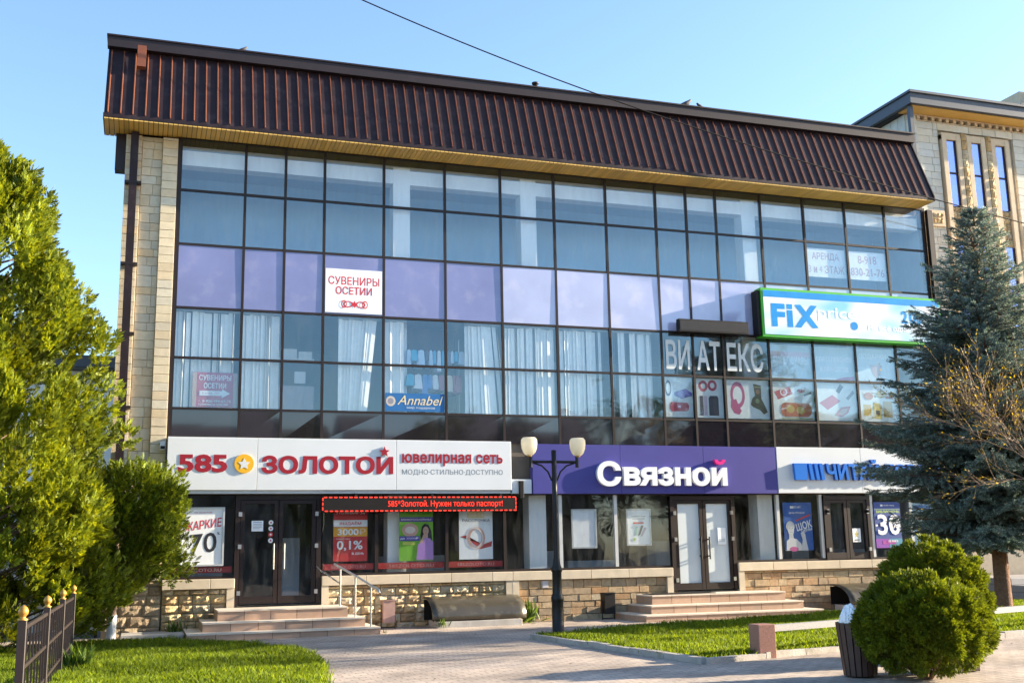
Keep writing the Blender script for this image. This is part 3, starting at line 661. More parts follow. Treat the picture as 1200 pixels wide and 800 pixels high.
poster('banner','white rental banner reading АРЕНДА 3 и 4 ЭТАЖ behind the upper glass','banner',15.90,17.09,8.47,9.25,.05,[('text','АРЕНДА',.14,.84,.57,.86,.03,{},lr),('text','3 и 4 ЭТАЖ',.04,.96,.14,.42,.03,{},lr)],group=None)
poster('banner','white rental banner with the telephone number 8-918 830-21-76','banner',17.19,18.37,8.47,9.25,.05,[('text','8-918',.26,.76,.57,.86,.03,{},lr),('text','830-21-76',.05,.95,.14,.42,.03,{},lr)])
poster('poster','white poster reading ЖАРКИЕ 70 in the shop window beside the conifer','poster',.34,1.15,1.36,2.49,-.045,
 [('text','585 ЗОЛОТОЙ',.28,.72,.925,.955,.02,{},r_),('text','ЖАРКИЕ',.04,.99,.64,.80,.03,{'shear':.25,'rot':.14},r_),('text','70',.20,.86,.20,.56,.02,{'shear':.08,'rot':.10},k_),('text','до',.10,.16,.36,.40,.01,{},k_),('text','%',.86,.93,.53,.58,.02,{},k_)],frame=M['alu'])
poster('poster','red and orange poster reading ЛОМБАРД 3000 and 0,1% behind the shop window','poster',3.48,4.22,1.36,2.46,.04,
 [('rect',0,1,.88,1,(.42,.02,.03)),('text','ЛОМБАРД',.08,.92,.91,.98,.03,{},w_),('rect',0,1,.67,.80,w_),('text','ВЫДАЁМ',.18,.82,.695,.775,.04,{},r_),('rect',0,1,.48,.66,(.75,.36,.02)),('text','3000₽',.12,.94,.505,.63,.05,{},w_),
  ('text','ставка по займу',.08,.5,.42,.45,.01,{},w_),('text','0,1%',.10,.86,.20,.40,.05,{},w_),('text','В ДЕНЬ',.55,.90,.12,.17,.04,{},w_)],base=flat((.55,.03,.03)))
sk_=(.55,.33,.24)
poster('poster','green poster of a dark-haired woman in a lilac sweater behind the shop window','poster',4.93,5.70,1.34,2.46,.04,
 [('rect',0,1,.90,1,(.12,.35,.02)),('rect',.02,1,.76,.85,pu),('text','МИКРОЗАЙМЫ',.06,.94,.785,.83,.03,{},w_),('ell',.32,.60,.24,.13,(.62,.35,.28)),('ell',.32,.60,.15,.07,(.75,.66,.58)),('rect',.0,.6,.39,.48,pu),('text','до 30000₽',.03,.56,.41,.46,.03,{},w_),('rect',.1,.45,.31,.37,(.55,.6,.1)),
  ('poly',[(.64,.34),(.62,.5),(.66,.66),(.74,.72),(.86,.70),(.94,.58),(.97,.40),(.96,.3),(.7,.3)],(.02,.012,.012)),('ell',.78,.58,.085,.085,sk_),('poly',[(.72,.52),(.84,.52),(.84,.44),(.72,.44)],sk_),
  ('poly',[(.50,.02),(.54,.30),(.66,.42),(.78,.45),(.90,.43),(1,.36),(1,.02)],(.40,.22,.55)),('poly',[(.60,.36),(.66,.44),(.72,.52),(.76,.50),(.72,.40),(.66,.32)],sk_),('rect',.745,.765,.595,.603,k_),('rect',.80,.82,.595,.603,k_),('poly',[(.75,.545),(.81,.545),(.78,.53)],(.5,.05,.06))],base=flat(gr))
poster('poster','white poster reading РАССРОЧКА with a jewelled ring and a red ribbon','poster',6.30,7.09,1.35,2.46,.04,
 [('rect',.25,.75,.82,.95,(.78,.66,.40)),('text','0-0-24',.3,.72,.84,.92,.02,{},w_),('text','РАССРОЧКА',.10,.92,.745,.80,.02,{},(.03,.03,.08)),('poly',[(.03,.45),(.20,.48),(.40,.32),(.62,.20),(.96,.25),(.98,.36),(.70,.29),(.45,.38),(.22,.42)],(.45,.02,.03)),('ring',.52,.42,.25,.22,.22,(.62,.36,.28)),('ring',.46,.42,.25,.22,.18,(.70,.62,.60)),('ring',.46,.42,.22,.19,.10,(.45,.38,.40))])
poster('poster','blank white framed poster in the window under the violet sign','poster',9.04,9.60,1.58,2.41,.03,[('rect',.04,.96,.03,.97,(.78,.80,.82))],frame=M['alu'])
poster('poster','white framed poster with phones and small text right of the blank one','poster',10.43,11.0,1.62,2.41,.03,
 [('text','Смартфоны в кредит',.18,.86,.80,.84,.02,{},k_),('text','на весь ассортимент',.22,.82,.73,.76,.02,{},k_),('rect',.26,.74,.60,.65,r_),('poly',[(.30,.25),(.42,.28),(.46,.52),(.36,.50)],(.25,.5,.42)),('poly',[(.45,.24),(.56,.28),(.72,.55),(.62,.55)],(.06,.05,.07)),('poly',[(.56,.22),(.66,.24),(.86,.48),(.76,.50)],(.5,.40,.48)),('ell',.28,.14,.06,.05,(.4,.55,.2))],frame=M['alu'])
poster('poster','blue poster of a pale stone figure reading ШОК ЦЕНЫ','poster',14.68,15.50,1.40,2.58,.04,
 [('text','ВСЕ КНИГИ',.40,.62,.88,.925,.03,{},w_),('rect',.25,.38,.875,.925,w_),('text','ДЕНЬ ПРОДАЖ',.20,.75,.76,.80,.03,{},w_),('poly',[(.42,.63),(.94,.76),(.94,.72),(.42,.60)],r_),('text','ШОК',.42,.98,.44,.60,.05,{'rot':.25},w_),('text','ЦЕНЫ',.60,.98,.38,.45,.03,{'rot':.25},w_),
  ('ell',.22,.50,.15,.11,(.55,.57,.60)),('ell',.23,.44,.11,.13,(.66,.68,.70)),('poly',[(.16,.34),(.30,.34),(.31,.24),(.15,.24)],(.6,.62,.65)),('poly',[(.04,0),(.06,.20),(.20,.27),(.40,.24),(.56,.14),(.62,.0)],(.68,.70,.72)),('poly',[(.55,.0),(.62,.22),(.56,.36),(.64,.40),(.72,.34),(.74,.22),(.80,.0)],(.62,.64,.67)),('ell',.30,.03,.15,.05,(.55,.08,.30)),
  ('rect',.165,.20,.455,.475,(.3,.32,.36)),('rect',.26,.295,.455,.475,(.3,.32,.36)),('poly',[(.21,.45),(.25,.45),(.24,.41)],(.5,.52,.56)),('rect',.19,.27,.375,.385,(.35,.36,.4))],base=flat(bl))
poster('poster','blue and purple poster with a big white 30% in the bookshop window','poster',17.30,18.10,1.42,2.58,-.045,
 [('rect',.0,.5,0,.2,(.20,.03,.35)),('rect',.5,1,0,.2,(.03,.22,.35)),('rect',.25,.75,.08,.16,(.35,.03,.30)),('rect',.25,.34,.905,.945,w_),('text','читай-город',.36,.78,.905,.94,.01,{},w_),('rect',.02,.98,.835,.842,(.3,.5,.05)),('text','БИБЛИОНОЧЬ',.08,.94,.76,.815,.03,{},(.45,.65,.08)),('text','30',.10,.97,.28,.73,.05,{},w_),('text','-',.02,.10,.47,.51,.03,{},w_),('text','%',.66,.88,.42,.60,.03,{},w_),('text','на книги',.46,.82,.12,.17,.02,{},w_)],base=flat((.01,.05,.25)))
poster('poster','pale blue poster with coloured dots at the right end of the bookshop window','poster',18.52,19.2,1.42,2.55,.04,[('ell',.3,.72,.1,.08,(.5,.15,.4)),('ell',.62,.56,.1,.08,(.2,.45,.2)),('ell',.3,.42,.1,.08,(.6,.45,.05)),('ell',.62,.26,.1,.08,(.5,.1,.1)),('rect',.1,.9,.86,.95,(.05,.2,.5))],base=flat((.40,.60,.75)))
poster('notice','white paper notice taped to the left leaf of the brown glass door','notice',1.74,1.98,2.02,2.24,-.034,[('rect',.12,.88,.82,.88,(.2,.3,.45)),('rect',.12,.88,.66,.70,(.25,.3,.4)),('rect',.12,.88,.52,.56,(.25,.3,.4)),('rect',.12,.88,.38,.42,(.25,.3,.4)),('rect',.12,.7,.24,.28,(.25,.3,.4))])
poster('notice','small white notice hanging on the frosted double door','notice',12.78,13.0,1.58,1.98,-.034,[('rect',.15,.85,.15,.35,(.5,.55,.58))])
poster('notice','pale notice on the inner side of the bookshop door','notice',16.62,16.86,1.58,1.92,-.03,[('poly',star(.5,.55,.3,.4),(.5,.4,.1)),('rect',.2,.8,.1,.2,(.2,.2,.2))])
stk=thing('door_stickers',(2.12,-.03,1.5),'column of four small round stickers on the brown glass door','sticker')
for i,c in enumerate((w_,w_,(.6,.05,.05),w_)):
    b=MB(); z=2.20-i*.125; b.prism(ell(2.14,z,.05,.05),'y',-.034,-.030); st=b.build('sticker',flat(c),stk)
    b=MB(); b.prism(star(2.14,z,.028,.5),'y',-.036,-.0345); b.build('mark',flat(r_ if i!=2 else w_),st)
for k,(a,b_) in enumerate(((.06,1.36),(3.26,4.36),(4.46,5.95),(6.05,7.31))):
    lab=['red film strip along the foot of the window left of the brown door','red film strip under the red ЛОМБАРД poster','red film strip under the green poster of the woman','red film strip under the ring poster'][k]
    poster('window_film',lab,'window film',a,b_,1.18,1.31,.03,[('text','585ZOLOTO.RU',.16,.84,.22,.74,.02,{},(.75,.55,.52) if k==0 else (.5,.25,.25))],base=flat((.36,.02,.02)),group='red film strips along the jewellery shop windows')
# white lettering across three panes
vt=thing('window_lettering',(13,-.02,5.7),'large white letters ВИАТЕКС stuck across three window panes','lettering')
for s_,a,b_ in (('ВИ',11.62,12.28),('АТ',12.47,13.13),('ЕКС',13.32,14.36)):
    b=MB(); put_text(b,s_,a,b_,5.84,6.58,-.012,0,.022); b.build('lettering',flat((.58,.62,.62)),vt)
def product(x0,x1,label,items): poster('poster',label,'poster',x0,x1,4.66,5.65,.05,items,base=flat((.66,.72,.72)),group=None)
wn=(.42,.06,.10); dk=(.05,.05,.07)
product(11.56,12.33,'product poster with a violet box and a wine-red case',[('poly',[(.35,.62),(.75,.72),(.98,.62),(.98,.54),(.6,.46),(.35,.54)],(.14,.10,.35)),('poly',[(.35,.62),(.75,.72),(.98,.62),(.6,.53)],(.22,.16,.45)),('ring',.14,.72,.11,.2,.3,dk),('poly',[(.2,.36),(.25,.38),(.82,.36),(.86,.28),(.82,.16),(.25,.14),(.18,.2)],wn),('rect',.45,.56,.24,.29,(.6,.4,.45))])
product(12.42,13.18,'product poster with two red rings and dark bottles',[('ring',.28,.80,.17,.14,.5,wn),('ring',.62,.82,.17,.14,.5,wn),('rect',.14,.26,.06,.55,dk),('rect',.28,.40,.06,.55,(.45,.40,.48)),('poly',[(.46,.06),(.46,.5),(.52,.56),(.78,.56),(.82,.5),(.82,.06)],dk)])
product(13.28,14.49,'product poster with red headphones and a patterned boot',[('ring',.26,.60,.17,.34,.35,(.42,.10,.22)),('poly',[(.10,.45),(.22,.5),(.28,.3),(.34,.2),(.28,.1),(.16,.14),(.09,.28)],(.42,.08,.20)),('poly',[(.64,.90),(.82,.86),(.82,.52),(.92,.28),(.95,.18),(.86,.12),(.78,.22),(.62,.30),(.56,.36),(.60,.52),(.67,.60)],(.10,.09,.05)),('ell',.74,.7,.05,.06,(.35,.18,.12)),('ell',.72,.46,.05,.06,(.25,.3,.15)),('rect',.66,.82,.80,.83,(.4,.35,.2))])
product(14.59,15.80,'product poster with a red camera and a gold round-cornered tin',[('poly',[(.05,.72),(.42,.86),(.50,.68),(.14,.52)],wn),('ring',.28,.71,.09,.1,.35,(.7,.6,.6)),('ell',.70,.76,.1,.05,(.3,.05,.06)),('poly',[(.76,.66),(.95,.74),(.95,.68),(.78,.62)],dk),('ell',.30,.26,.12,.18,(.40,.10,.05)),('ell',.82,.26,.12,.18,(.40,.10,.05)),('rect',.30,.82,.08,.44,(.40,.10,.05)),('ell',.42,.28,.1,.1,(.45,.32,.08)),('ell',.66,.25,.1,.1,(.45,.32,.08)),('rect',.2,.95,.02,.05,(.3,.3,.12))])
product(15.90,17.09,'product poster with cosmetics and an open red palette',[('poly',[(.06,.46),(.40,.68),(.60,.52),(.26,.28)],(.50,.12,.18)),('poly',[(.5,.78),(.62,.98),(.70,.9),(.58,.72)],dk),('poly',[(.74,.6),(.94,.82),(.97,.74),(.8,.55)],(.15,.14,.16)),('poly',[(.44,.16),(.6,.36),(.85,.40),(.78,.22),(.6,.1)],(.45,.08,.10)),('poly',[(.52,.18),(.62,.31),(.78,.34),(.72,.22),(.62,.15)],(.55,.35,.30))])
product(17.19,18.37,'product poster with yellow boxes in the last visible pane of the row',[('rect',.1,.3,.15,.45,(.55,.36,.05)),('rect',.36,.55,.08,.5,(.6,.45,.1)),('rect',.42,.52,.18,.3,dk),('rect',.62,.86,.12,.55,(.5,.3,.06)),('ell',.25,.68,.12,.1,(.5,.2,.12)),('ell',.6,.74,.14,.1,(.45,.35,.1)),('rect',.7,.9,.62,.7,(.4,.1,.1))])
for a,b_,lab,it in ((14.59,15.80,'pale banner with faint white lettering below the FIX sign',[('rect',0,1,.62,.80,(.62,.48,.55)),('text','АКСЕССУАРЫ',.06,.94,.42,.66,.03,{},(.78,.8,.82))]),
  (15.90,17.09,'pale banner reading ДЛЯ ТЕЛЕФОНОВ with a pink patch at its corner',[('text','ДЛЯ ТЕЛЕФОНОВ',.04,.96,.52,.70,.03,{},(.80,.82,.84)),('text','и планшетов',.14,.86,.24,.40,.03,{},(.80,.82,.84)),('poly',[(.5,0),(.7,.08),(1,.12),(1,0)],(.50,.10,.28))]),
  (17.19,18.37,'pale banner with a grey drape shape near the spruce tip',[('text','ПОДАРКИ',.08,.8,.66,.84,.02,{},(.78,.8,.82)),('poly',[(.35,.5),(.68,.5),(.6,.2),(.5,.1),(.42,.22)],(.45,.36,.38))])):
    poster('banner',lab,'banner',a,b_,5.73,6.60,.05,it,base=flat((.52,.64,.70)))
# ================================================================== BLINDS AND GOODS BEHIND THE GLASS
def blind(x0,x1,label,cat='blind',lean=0.,gap=0.,z0=4.62,z1=6.72,y=.13):
    b=MB(); x=x0; k=0
    while x<x1-.05:
        a=random.uniform(.05,.5) if random.random()<.9 else 1.2; c,s=.05*math.cos(a),.05*math.sin(a); dx=lean*(x-x0)/(x1-x0)
        yy=y+random.uniform(-.01,.01); zt=z1-random.uniform(0,.03)
        b.quad((x-c-dx,yy-s,z0),(x+c-dx,yy+s,z0),(x+c,yy+s,zt),(x-c,yy-s,zt))
        x+=.078+(gap if random.random()<.12 else 0); k+=1
    o=b.build('vertical_blind',M['blind'],None,(x0,y,z1)); tag(o,label,cat,'white vertical blinds behind the middle row of windows')
    t=MB().box(x0-.05,x1,y-.03,y+.03,z1+.002,z1+.05).build('headrail',M['alu'],o)
    return o
blind(.08,1.36,'white vertical blind behind the red arrow poster',gap=.05)
blind(1.50,2.28,'closed white vertical blind between the arrow poster and the open bay',gap=.0)
blind(3.60,4.50,'white vertical blind with a slanted left edge below the СУВЕНИРЫ banner',lean=.25)
blind(4.62,5.10,'narrow white vertical blind above the left half of the blue Annabel banner')
blind(6.55,7.35,'white vertical blind leaning right of the hanging clothes',lean=-.2,gap=.04)
blind(7.46,8.74,'white vertical blind with dark gaps left of the twin street lamp',gap=.06)
blind(8.84,10.10,'white vertical blind directly above the left lamp globe',gap=.03)
blind(10.22,11.30,'white vertical blind in the bay just left of the ВИАТЕКС letters',gap=.07)
it=MB().box(5.12,6.52,.95,1.0,4.5,6.75).build('wall_panel',flat((.06,.035,.025)),B)  # dark sheet added for the dimness of the room behind the clothes
rk=thing('clothes_rack',(5.9,.6,4.5),'rack of hanging blue and white clothes seen behind the Annabel banner','clothes rack')
b=MB(); 
for zz in (5.55,6.1): b.tube([(5.12,.62,zz),(6.5,.62,zz)],.012,6)
for xx in (5.12,6.5): b.tube([(xx,.62,4.5),(xx,.62,6.45)],.014,6)
b.build('rail',M['steel'],rk)
cl=[(.03,.22,.6),(.8,.82,.85),(.05,.06,.12),(.75,.6,.45),(.02,.4,.6),(.7,.5,.05),(.4,.08,.12),(.55,.7,.85)]
for zz,h in ((5.53,.55),(6.1,.45)):
    x=5.18
    while x<6.44:
        hh=h*random.uniform(.45,1.1); ww=random.uniform(.04,.15)
        MB().prism([(x,zz),(x+ww*.5,zz+.02),(x+ww,zz),(x+ww*1.25,zz-hh),(x-ww*.25,zz-hh*.97)],'y',.30,.7).build('garment',flat(random.choice(cl)),rk); x+=ww+random.uniform(.02,.05)
sh=thing('shelf_unit',(2.75,1.2,4.5),'grey shelf unit with white boxes in the uncovered bay','shelf')
MB().box(2.34,3.15,1.0,1.4,4.5,5.3).build('cabinet',flat((.42,.36,.38)),sh)
MB().box(2.7,2.95,.95,.98,5.35,5.62).build('paper_sheet',M['paper'],sh)
b=MB(); b.box(2.34,3.15,1.0,1.4,5.9,5.93); b.box(2.4,2.75,1.0,1.3,5.931,6.15); b.box(2.8,3.1,1.0,1.3,5.931,6.1); b.build('boxes',M['wallw'],sh)
# ================================================================== NEIGHBOUR BUILDINGS
nb=thing('stone_building',(24,1,0),'pale limestone building with tall narrow windows right of the brown roofed shop','building')
w=MB(); w.box(20.36,40,1.1,16,0,13.9,0)
w.build('core_wall',M['mortar'],nb)
w=MB()
courses(w,20.34,20.62,2.5,13.9,.30,.97,.15,(.5,.6)); courses(w,20.625,21.36,2.5,13.72,.22,1.0,.1,(.3,.6)); courses(w,24.14,27.5,2.5,13.72,.22,1.0,.1,(.3,.6))
courses(w,21.36,24.14,13.50,13.72,.2,1.0,.1,(.3,.6)); courses(w,21.36,24.14,2.5,6.2,.22,1.0,.1,(.3,.6))
for i in range(0,40): w.bbox(20.30,20.358,1.1+i*.32,1.1+i*.32+.31,12.6,13.9,.004)
w.build('wall',[M['pale_stone']],nb)
w=MB(); x=20.64
while x<27.4: w.box(x,x+.10,.955,1.08,13.76,13.86); x+=.26
w.box(20.34,27.5,.99,1.1,13.722,13.75); w.box(20.34,27.5,.95,1.1,13.862,13.9)
w.build('dentil_course',M['trim_stone'],nb)
wx=(21.60,22.50,23.39)
w=MB()
for i,x in enumerate(wx):
    for a,b_ in ((x-.17,x-.001),(x+.351,x+.52)): w.bbox(a,b_,.92,1.1,6.2,13.36,.01)
    w.bbox(x-.17,x+.52,.93,1.1,13.21,13.42,.01)
w.bbox(20.78,21.30,.93,1.05,10.50,10.98,.01); w.bbox(24.2,24.72,.93,1.05,10.3,10.78,.01)
w.build('window_surround',M['trim_stone'],nb)
w=MB()
for a in [(x+.002,x+.348,10.06,11.18,.25,1.02,.06,(.15,.2)) for x in wx]+[(x,x+.19,6.2,13.45,.28,.92,.06,(.19,.2)) for x in (22.13,23.03)]+[(20.86,21.22,10.58,10.90,.16,.93,.05,(.1,.2))]:
    w=MB(); rough_blocks(w,*a); w.build('relief_panel',M['rough'],nb)
M['nbglass']=mat('blue_mirror_glass',(.34,.40,.78),.05,.1,1,metal=.75)
for x in wx:
    for a,b_ in ((11.19,13.2),(6.9,10.05)):
        b=MB(); b.box(x,x+.35,1.0,1.03,a,b_); q=b.build('window',M['nbglass'],nb)
        b=MB(); b.box(x,x+.02,.975,.999,a,b_); b.box(x+.315,x+.35,.965,.999,a,b_); m_=(a+b_)/2; b.box(x+.021,x+.314,.975,.998,m_-.025,m_+.025); b.build('frame',M['frame'],q)
b=MB(); b.box(19.95,40,.34,.48,13.93,14.24); b.box(19.95,20.1,.481,16,13.93,14.24); b.box(19.9,40,.28,16,14.24,14.31)
b.box(20.02,20.14,.50,.62,10.0,13.9); rfn=b.build('roof',M['nbroof'],nb)
b=MB(); b.box(20.101,40,.481,1.1,13.91,13.928); b.build('soffit',M['soffit'],rfn)
b=MB(); b.box(20.101,20.36,1.1,16,13.91,13.928); b.build('side_soffit',M['fascia'],rfn)
st=thing('grey_steps',(22,-1.8,.14),'low grey stone steps in front of the limestone building behind the spruce','steps')
for i in range(3): MB().bbox(20.0,30,-2.6+i*.5,.95,.12+i*.17,.285+i*.17,.01).build('step',M['ggrey'],st)
fb=thing('roof_turret',(28,3,14.6),'tan gabled attic with a dark roof on top of the limestone building','building')
MB().box(26.6,34,3,9,14.3,16.2).build('wall',M['trim_stone'],fb); MB().prism([(26.2,15.55),(26.9,15.85),(29.5,17.3),(34,17.3),(34,16.9),(29.5,17.0),(26.9,15.55)],'y',2.6,9.4).build('roof',M['nbroof'],fb)
fl=thing('low_building',(-5,15,0),'pale building with a flat grey roof edge far behind the left conifer','building')
MB().box(-16,2.5,15,24,0,7.72).build('wall',M['wallw'],fl); MB().bbox(-16.4,2.9,14.3,24.5,7.74,8.15,.02).build('roof',M['nbroof'],fl)
for x in (-9,-6,-3.2): MB().box(x,x+1.3,14.96,14.995,4.6,6.3).build('window',M['dark'],fl)
# corrugated fence behind the conifer
cf=thing('metal_fence',(-6,1.1,0),'white corrugated metal fence behind the left conifer','fence')
b=MB(); x=-12.; pts=[]
while x<-1.25: pts+=[(x,1.0),(x+.03,.965),(x+.09,.965),(x+.12,1.0)]; x+=.19
for p,q in zip(pts,pts[1:]): b.quad((p[0],p[1],.06),(q[0],q[1],.06),(q[0],q[1],1.85),(p[0],p[1],1.85))
b.build('sheet',M['corr'],cf)
b=MB()
for x in (-11,-8.5,-6,-3.6,-1.3): b.box(x,x+.06,1.01,1.07,-.1,1.9)
b.build('post',M['iron'],cf)
# ================================================================== STREET FURNITURE
lx,ly=6.58,-5.32; g=gz(lx)
lp=thing('street_lamp',(lx,ly,g),'black iron street lamp with two frosted globe lanterns on a cross arm','street lamp')
b=MB(); b.lathe((lx,ly,g),[(.14,0),(.14,.04),(.105,.06),(.105,.60),(.115,.62),(.115,.66),(.10,.70),(.085,.74),(.085,1.10),(.10,1.12),(.10,1.16),(.075,1.22),(.05,1.36),(.048,2.2),(.046,3.27),(.0,3.28)],18); b.build('post',M['blackm'],lp)
b=MB(); b.tube([(lx-.47,ly,g+3.06),(lx+.47,ly,g+3.06)],.026,8)
for s_ in (-1,1):
    b.tube([(lx+s_*.05,ly,g+2.72),(lx+s_*.12,ly,g+2.88),(lx+s_*.24,ly,g+2.99),(lx+s_*.40,ly,g+3.04)],.016,6)
    b.tube([(lx+s_*.45,ly,g+2.96),(lx+s_*.45,ly,g+3.16)],.034,8)
b.build('arm',M['blackm'],lp)
def lampglass():
    m,t,bs=new('frosted_lamp_glass'); bs.inputs['Base Color'].default_value=(.86,.80,.64,1); bs.inputs['Roughness'].default_value=.22; bs.inputs['Transmission Weight'].default_value=.25; bs.inputs['IOR'].default_value=1.15
    tl=N(t,'ShaderNodeBsdfTranslucent'); tl.inputs[0].default_value=(.95,.9,.75,1); mx=N(t,'ShaderNodeMixShader'); mx.inputs[0].default_value=.5; t.links.new(bs.outputs[0],mx.inputs[1]); t.links.new(tl.outputs[0],mx.inputs[2]); t.links.new(mx.outputs[0],t.nodes['Material Output'].inputs[0]); return m
LG=lampglass()
for s_ in (-1,1):
    cx=lx+s_*.47
    b=MB(); b.lathe((cx,ly,g+3.17),[(.04,0),(.075,.015),(.11,.055),(.138,.13),(.148,.22),(.143,.29),(.115,.325),(.0,.333)],20); q=b.build('lantern',LG,lp)
    b=MB(); b.lathe((cx,ly,g+3.15),[(.045,0),(.05,.03),(.0,.031)],12); b.build('holder',M['gold'],q)
    b=MB(); b.lathe((cx,ly,g+3.19),[(.03,0),(.03,.1),(.05,.13),(.05,.2),(.0,.23)],12); b.build('bulb',M['wallw'],q)
# fence with gilded finials
fn=thing('iron_fence',(-1.45,-9,gz(-1.45)),'dark brown iron fence with gilded post finials on the left lawn','fence')
PY=[-13.2,-10.35,-7.6,-4.9]; fx_=-1.45; g=gz(fx_)
for y in PY:
    b=MB(); b.bbox(fx_-.036,fx_+.036,y-.036,y+.036,g-.1,g+1.02,.005); p=b.build('post',M['iron'],fn)
    b=MB(); b.lathe((fx_,y,g+1.02),[(.042,0),(.042,.01),(.022,.018),(.025,.032),(.042,.055),(.045,.08),(.033,.107),(.015,.122),(0,.13)],12); b.build('finial',M['gold'],p)
b=MB()
for z in (.22,.58,.93): b.box(fx_-.014,fx_+.014,PY[0],PY[-1],g+z,g+z+.034)
b.build('rail',M['iron'],fn)
b=MB()
y=PY[0]+.12
while y<PY[-1]-.05:
    b.box(fx_-.009,fx_+.009,y,y+.022,g+.08,g+.92); 
    y+=.36
b.build('picket',M['iron'],fn)
# granite barrier
br=thing('granite_barrier',(7.6,-10.5,gz(7.6)),'pink granite bollard carrying a long grey stone rail along the right lawn','barrier')
g=gz(7.5); b=MB(); b.bbox(7.42,7.68,-10.66,-10.40,g-.1,g+.44,.008); b.build('post',M['granite'],br)
b=MB(); b.bbox(16.4,16.66,-9.0,-8.75,g-.1,g+.50,.008); b.build('post',M['granite'],br)
b=MB(); b.add([(7.683,-10.58,g+.335),(16.4,-8.93,g+.42),(16.4,-8.83,g+.42),(7.683,-10.48,g+.335),(7.683,-10.58,g+.42),(16.4,-8.93,g+.505),(16.4,-8.83,g+.505),(7.683,-10.48,g+.42)],[(0,3,2,1),(4,5,6,7),(0,1,5,4),(1,2,6,5),(2,3,7,6),(3,0,4,7)]); b.build('rail',M['ggrey'],br)
# slatted bin with white bags
bx,by=7.31,-13.0; g=gz(bx)
bn=thing('litter_bin',(bx,by,g),'round bin of dark brown slats stuffed with white plastic bags','litter bin')
b=MB()
for k in range(18):
    t0=2*math.pi*(k+.1)/18; t1=2*math.pi*(k+.9)/18
    P=lambda t,r,z:(bx+r*math.cos(t),by+r*math.sin(t),g+z)
    v=[P(t0,.185,.02),P(t1,.185,.02),P(t1,.24,.60),P(t0,.24,.60),P(t0,.165,.02),P(t1,.165,.02),P(t1,.22,.60),P(t0,.22,.60)]
    b.add(v,[(0,1,2,3),(7,6,5,4),(0,4,5,1),(2,6,7,3),(1,5,6,2),(0,3,7,4)])
b.build('slat',M['slat'],bn)
b=MB(); b.lathe((bx,by,g),[(.0,.01),(.155,.01),(.205,.585)],20); b.build('liner',M['black'],bn)
for dx,dy_,sd in ((-.10,-.02,3),(.09,-.06,5)):
    bm=bmesh.new(); bmesh.ops.create_icosphere(bm,subdivisions=4,radius=1); rr=random.Random(sd)
    ph=[(rr.uniform(0,6),rr.uniform(-11,11),rr.uniform(-11,11),rr.uniform(-9,9)) for _ in range(9)]
    for v in bm.verts:
        c=v.co.copy(); q=1+sum(.075*abs(math.sin(p[0]+c.x*p[1]+c.y*p[2]+c.z*p[3])) for p in ph)-.30
        zz=(c.z*.13+(max(0,c.z)**3)*.025)*q+.63
        v.co=Vector((bx+dx+c.x*.10*q*(1-.2*max(0,c.z)),by+dy_+c.y*.11*q*(1-.2*max(0,c.z)),g+zz))
    me=bpy.data.meshes.new('bag')
    for v in bm.verts: v.co-=Vector((bx+dx,by+dy_,g+.6))
    bm.to_mesh(me); bm.free(); o=link('plastic_bag',me,M['bag'],None,(bx+dx,by+dy_,g+.6))
    tag(o,'crumpled white plastic bag on the left in the slatted bin' if dx<0 else 'crumpled white plastic bag on the right in the slatted bin, beside the globe bush','bag','bags in the slatted bin')
pb=thing('dark_box',(8.55,-13.1,gz(8.5)),'low dark wooden box half hidden behind the front globe bush','box')
b=MB()
for k in range(4): b.bbox(8.36,8.72,-13.3,-12.9,gz(8.5)+.01+k*.085,gz(8.5)+.085+k*.085,.006)
b.build('board',M['slat'],pb)
def wallbin(x,y,label,c,style):
    g=GW; o=thing('wall_bin',(x,y,g),label,'litter bin')
    b=MB()
    for s_ in (-.15,.15): b.tube([(x+s_,y,g),(x+s_,y,g+(.42 if style else .5))],.012,6)
    b.tube([(x-.15,y,g+.03),(x+.15,y,g+.03)],.012,6); b.build('stand',M['blackm'],o)
    b=MB(); b.prism([(x-.125,y-.12),(x+.125,y-.12),(x+.135,y+.12),(x-.135,y+.12)],'z',g+.13,g+.58); b.box(x-.14,x+.14,y-.14,y+.14,g+.58,g+.595); b.build('bucket',c,o)
    b=MB(); b.box(x-.11,x+.11,y-.1,y+.1,g+.5955,g+.60); b.build('opening',M['black'],o)
wallbin(4.57,-.5,'pinkish metal bin on a black stand beside the left steps',mat('bin_pink_paint',(.34,.22,.19),.45,.2,4),0)
wallbin(9.68,-.4,'black metal bin against the stone plinth left of the wide steps',M['blackm'],1)
